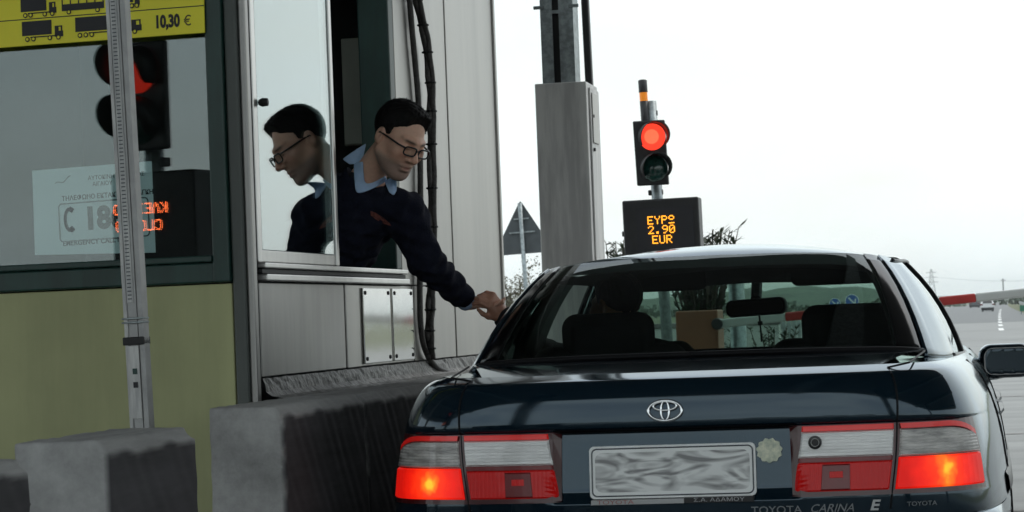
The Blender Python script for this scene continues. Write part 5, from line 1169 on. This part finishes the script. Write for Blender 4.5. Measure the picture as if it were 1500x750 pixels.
torso = [(caps(neck0, nb + Vector((0, .01, .01)), .054, .062), .02), (caps(Ls, Rs, .07, .07), .05), (caps(chest, waist, .125, .12), .07), (caps(waist, hips, .12, .13), .06),
         (caps(Ls, el, .048, .042), .03), (caps(el, wr, .040, .027), .02), (caps(Rs, Re, .048, .042), .03), (caps(Re, Rw, .038, .028), .02), (hand_a, .012),
         (caps(hips + Vector((-.02, -.09, 0)), Vector((-2.72, 9.30, .50)), .085, .05), .04), (caps(hips + Vector((-.02, .09, 0)), Vector((-2.72, 9.55, .50)), .085, .05), .04)]
body_f = union([fh] + torso)
def skin_tone(V):
    Q = locf(V); C = np.tile(SKIN, (len(V), 1)); A = np.abs(Q[:, 0])
    lip = np.exp(-((Q[:, 0] / .022) ** 2 + ((Q[:, 2] + .067) / .009) ** 2)) * (Q[:, 1] > .075); C = C * (1 - lip[:, None]) + np.array([.34, .16, .13]) * lip[:, None]
    st = np.clip((-.045 - Q[:, 2]) / .02, 0, 1) * np.clip((Q[:, 1] + .01) / .03, 0, 1) * (Q[:, 2] > -.14) * np.clip(1.4 - lip * 2, 0, 1); C = C * (1 - np.clip(st, 0, 1)[:, None] * np.array([.52, .46, .40])); fl = np.exp(-(((A - .042) / .022) ** 2 + ((Q[:, 2] + .02) / .022) ** 2)) * (Q[:, 1] > .03) + np.exp(-((Q[:, 0] / .012) ** 2 + ((Q[:, 2] + .026) / .014) ** 2)) * (Q[:, 1] > .09); C = C * (1 - np.clip(fl, 0, 1)[:, None] * np.array([.04, .17, .19]))
    br = np.exp(-(((A - .030) / .020) ** 4 + ((Q[:, 2] - .026 - .06 * (A - .03)) / .0052) ** 2)) * (Q[:, 1] > .06); C = C * (1 - .93 * br[:, None])
    ey = np.exp(-(((A - .031) / .013) ** 2 + ((Q[:, 2] - .000) / .0022) ** 2)) * (Q[:, 1] > .06); C = C * (1 - .8 * ey[:, None])
    return C
lo = (-2.92, 8.66, .44); hi = (-1.82, 9.72, 2.08)
nets_object('body', body_f, lo, hi, .0045, 'skin', ATT, skin_tone, 2)
hf_ = hair_sdf(hc, HM, HS); hair_ob = nets_object('hair', hf_, np.array(hc) - .16, np.array(hc) + .16, .0035, 'hair_dark', ATT, None, 1)
rng = np.random.RandomState(4); m = MB(); hv = [v_.co + ploc(ATT) for v_ in hair_ob.data.vertices]; hn = [Vector(v_.normal) for v_ in hair_ob.data.vertices]
for _ in range(5200):                                        # short strands standing off the hair mass
    i = rng.randint(len(hv)); nn = hn[i]; tg = (hf * rng.uniform(.1, 1.0) + hu * rng.uniform(-.2, .5) + Vector(rng.normal(size=3)) * .35); tg = (tg - nn * tg.dot(nn)).normalized(); dd = (nn * rng.uniform(.25, .7) + tg).normalized(); sd_ = dd.cross(nn)
    if sd_.length < 1e-4: continue
    sd_ = sd_.normalized() * .0011; p = hv[i] - nn * .002; ln = rng.uniform(.007, .014)
    m.add([p - sd_, p + sd_, p + dd * ln], [(0, 1, 2)])
tag(m.build('hair_strands', 'hair_dark', hair_ob), kind='stuff')
# sweater: over the body, stopping at neck and wrist
cuff = el.lerp(wr, .93); vdir = (nb - chest).normalized()
sw = union([caps(Ls + Vector((0, 0, -.005)), Rs + Vector((0, 0, -.005)), .084, .082), (caps(chest, waist, .146, .142), .07), (caps(waist, hips, .142, .155), .06), (caps(Ls, el, .078, .066), .03), (caps(el, cuff, .066, .046), .025), (caps(Rs, Re, .064, .056), .03), (caps(Re, Rw, .054, .042), .025),
            (caps(chest.lerp(nb, .35) + Vector((.02, -.02, 0)), nb + Vector((-.02, .02, -.03)), .12, .085), .05)])
tf = Vector((.72, -.69, 0)); 
def sweater(P):
    w_ = .0055 * (np.sin(P[:, 2] * 70 + P[:, 0] * 55) * np.sin(P[:, 1] * 48 - P[:, 2] * 30)) + .0042 * np.sin((P @ np.array((wr - el).normalized(), np.float32)) * 95 + np.sin(P[:, 0] * 60))
    d = sw(P) + w_; vcut = np.minimum(d_caps(P, tuple(nb + tf * .16 + Vector((0, 0, -.075))), tuple(nb + tf * .03 + Vector((0, 0, .05))), .012, .058), d_caps(P, tuple(nb), tuple(nb + Vector((0, 0, .2))), .072, .072))
    end = (P - np.array(cuff, np.float32)) @ np.array((wr - el).normalized(), np.float32)
    return np.maximum(np.maximum(d, -vcut), np.where(np.linalg.norm(P - np.array(cuff, np.float32), axis=1) < .12, end, -1))
nets_object('sweater', sweater, (-2.96, 8.62, .80), (-1.86, 9.72, 1.86), .006, 'sweater_navy', ATT, None, 2)
# shirt: inner layer at the V, folded collar wings, cuff
def shirt(P):
    d = union([caps(chest.lerp(nb, .4) + Vector((.015, -.015, 0)), nb + Vector((-.01, .01, -.02)), .105, .070), (caps(Ls, Rs, .068, .068), .05)])(P); neck_hole = d_caps(P, tuple(nb + tf * .03 + Vector((0, 0, -.01))), tuple(neck0), .058, .056)
    return np.maximum(d, -neck_hole)
nets_object('undershirt', shirt, np.array(nb) - .26, np.array(nb) + .22, .006, 'undershirt', ATT, None, 2)
def march_all(pix, off):
    """where the lines of sight through photo pixels first meet the clothes"""
    D = np.array([(CM3 @ Vector(((px - 750) / FPX, -(py - 375) / FPX, -1.0))).normalized() for px, py in pix], np.float32); t = np.full(len(D), 8.3, np.float32); o_ = np.array((0, 0, EYE), np.float32)
    for _ in range(45):
        P = o_ + D * t[:, None]; h = np.minimum(np.minimum(sweater(P), shirt(P)), body_f(P)); t = np.minimum(t + np.where(h > .0008, h * .85, 0), 9.35)
    return [Vector(p) for p in (o_ + D * (t - np.array(off, np.float32))[:, None])]
def collar(A, B, n=9, k=5, off=.008):
    A = catmull(A, 6); B = catmull(B, 6); us = np.linspace(0, 1, n)
    def ev(Q, u): q = u * (len(Q) - 1); return np.array([np.interp(q, range(len(Q)), Q[:, j]) for j in (0, 1)])
    m = MB(); vv = np.linspace(0, 1, k); fl_ = march_all([ev(A, u) * (1 - v) + ev(B, u) * v for u in us for v in vv], [off + .006 * sin(pi * v) for u in us for v in vv]); G_ = [fl_[i * k:(i + 1) * k] for i in range(n)]
    for _ in range(3):                                   # relax so that the cloth lies smoothly
        H_ = [[p.copy() for p in r] for r in G_]
        for i in range(n):
            for j in range(k):
                nb_ = [H_[a_][b_] for a_, b_ in ((i - 1, j), (i + 1, j), (i, j - 1), (i, j + 1)) if 0 <= a_ < n and 0 <= b_ < k]; av = sum(nb_, Vector()) / len(nb_); ray = (H_[i][j] - Vector((0, 0, EYE))).normalized(); G_[i][j] = H_[i][j] + ray * ((av - H_[i][j]).dot(ray) * .6)
    m.grid(lambda i, j: G_[int(i)][int(j)], range(n), range(k)); return m.build('collar', 'shirt_blue', ATT, smooth=True, solid=.004, sub=1)
collar([(501, 233), (518, 221), (537, 209)], [(512, 241), (522, 240), (531, 234)])
collar([(518, 239), (519, 262), (523, 283), (545, 277), (567, 265)], [(532, 236), (533, 255), (536, 268), (549, 266), (565, 257)], 15)
collar([(563, 266), (571, 261), (581, 260)], [(570, 282), (577, 286), (581, 279)])
m = MB(); cdir = (wr - el).normalized(); m.lathe([(.041, -.012), (.040, .012), (.037, .022), (.034, .020), (.034, -.01)], cuff, cdir, 20); m.build('cuff', 'shirt_blue', ATT, smooth=True)
# embroidered badge on the chest
lg = march_all([(543, 309), (551, 312), (562, 319), (571, 327), (573, 331), (563, 328), (550, 321), (543, 315)], [.004] * 8)
m = MB(); m.add(lg, [tuple(range(len(lg)))]); m.build('chest_badge', 'badge_thread', ATT, solid=.002)
# glasses
gk = HS; GL = MB()
def rim(cx): return [hl(cx + .0245 * np.sign(cos(t)) * abs(cos(t)) ** .55, .113 - 1.1 * (abs(cx + .0245 * cos(t))) ** 1.8, .000 + .0150 * np.sign(sin(t)) * abs(sin(t)) ** .55) for t in np.linspace(0, 2 * pi, 28, endpoint=False)]
for cx in (-.031, .031): GL.ring(rim(cx), .0032, 6)
GL.tube([hl(-.009, .113, .005), hl(0, .115, .007), hl(.009, .113, .005)], .0022, 6)
for sx in (-1, 1): GL.tube([hl(sx * .055, .104, .008), hl(sx * .068, .085, .008), hl(sx * .080, .02, .008), hl(sx * .081, -.010, .006), hl(sx * .078, -.026, -.012)], .0038, 6)
GLO = GL.build('glasses', 'frame_black', ATT, smooth=True)
for cx in (-.031, .031):
    q = MB(); r_ = rim(cx); q.add(r_, [tuple(range(len(r_)))]); q.build('lens', 'lens_glass', GLO)

# ---- driver of the dark car, arm out of the window
hc2 = W(-.45, 2.04, 1.20); d2f = Vector((-.75, .65, -.05)); s2, f2, u2_ = frame(d2f, (0, 0, 1)); HM2 = np.array([s2, f2, u2_]).T
fh2, loc2 = head_sdf(hc2, HM2, 1.0)
dw = at(735, 460, X=-1.83); sh_l = W(-.60, 2.08, .98); sh_r = W(-.24, 2.06, .98); elb = W(-.80, 2.34, 1.04)
fd = at(696, 412, X=-1.90) - dw
camr = CM3 @ Vector((1, 0, 0)); camu = CM3 @ Vector((0, 1, 0)); camb = CM3 @ Vector((0, 0, 1))
hand_d = hand_parts(dw, fd + camb * .01, camb * .75 + camr * .45 + camu * .35, -1, 1.0, curls=[(.55, .9, .6), (.7, 1.0, .7), (.8, 1.05, .7), (.9, 1.1, .7)], spread=.1)
DRV = empty('person', W(-.40, 2.05, .5), 'driver of the dark car, dark sleeve and bare hand reaching out', 'person')
dt = [(caps(hc2 + Vector((0, -.01, -.06)), W(-.41, 2.02, 1.02), .053, .06), .02), (caps(sh_l, sh_r, .07, .07), .05), (caps(W(-.41, 2.02, .93), W(-.41, 2.03, .62), .14, .14), .06), (caps(sh_l, elb, .05, .043), .03), (caps(elb, dw, .042, .026), .02), (hand_d, .012),
      (caps(sh_r, W(-.16, 2.2, .78), .05, .043), .03), (caps(W(-.16, 2.2, .78), W(-.25, 2.30, .88), .04, .03), .02), (caps(W(-.48, 2.05, .62), W(-.48, 2.42, .62), .08, .06), .03), (caps(W(-.32, 2.05, .62), W(-.32, 2.42, .62), .08, .06), .03)]
bd2 = union([fh2] + dt)
nets_object('body', bd2, tuple(W(-1.22, 1.80, .50)), tuple(W(-.02, 2.66, 1.38)), .0045, 'skin', DRV, lambda V: np.tile(np.array([.62, .32, .22]), (len(V), 1)), 1)
nets_object('hair', hair_sdf(hc2, HM2, 1.0), np.array(hc2) - .15, np.array(hc2) + .15, .005, 'hair_dark', DRV)
cf2 = elb.lerp(dw, .985); dv2 = (dw - elb).normalized()
jk = union([caps(sh_l, sh_r, .086, .086), (caps(W(-.41, 2.02, .93), W(-.41, 2.03, .62), .16, .16), .06), (caps(sh_l, elb, .066, .058), .03), (caps(elb, cf2, .056, .044), .02), (caps(sh_r, W(-.16, 2.2, .78), .066, .056), .03), (caps(W(-.16, 2.2, .78), W(-.25, 2.30, .88), .054, .042), .02)])
def jacket(P):
    end = (P - np.array(cf2, np.float32)) @ np.array(dv2, np.float32)
    return np.maximum(jk(P), np.where(np.linalg.norm(P - np.array(cf2, np.float32), axis=1) < .12, end, -1)) + .002 * np.sin((P @ np.array(dv2, np.float32)) * 90)
nets_object('jacket', jacket, tuple(W(-1.25, 1.78, .50)), tuple(W(-.02, 2.55, 1.24)), .007, 'jacket_dark', DRV, None, 1)
# ------------------------------------------------------------------ hazy air
hz = bpy.data.materials.new('haze_air'); hz.use_nodes = True; n = hz.node_tree; n.nodes.clear()
o = n.nodes.new('ShaderNodeOutputMaterial'); v = n.nodes.new('ShaderNodeVolumePrincipled'); v.inputs['Color'].default_value = (.93, .97, 1, 1); v.inputs['Density'].default_value = .00014; v.inputs['Anisotropy'].default_value = .2
n.links.new(v.outputs[0], o.inputs['Volume']); MATS['haze_air'] = hz
m = MB(); m.box((-9200, -1700, -1.2), (9200, 9200, 62)); tag(m.build('haze', 'haze_air'), 'thin pale haze in the air over the road', 'haze', kind='stuff')
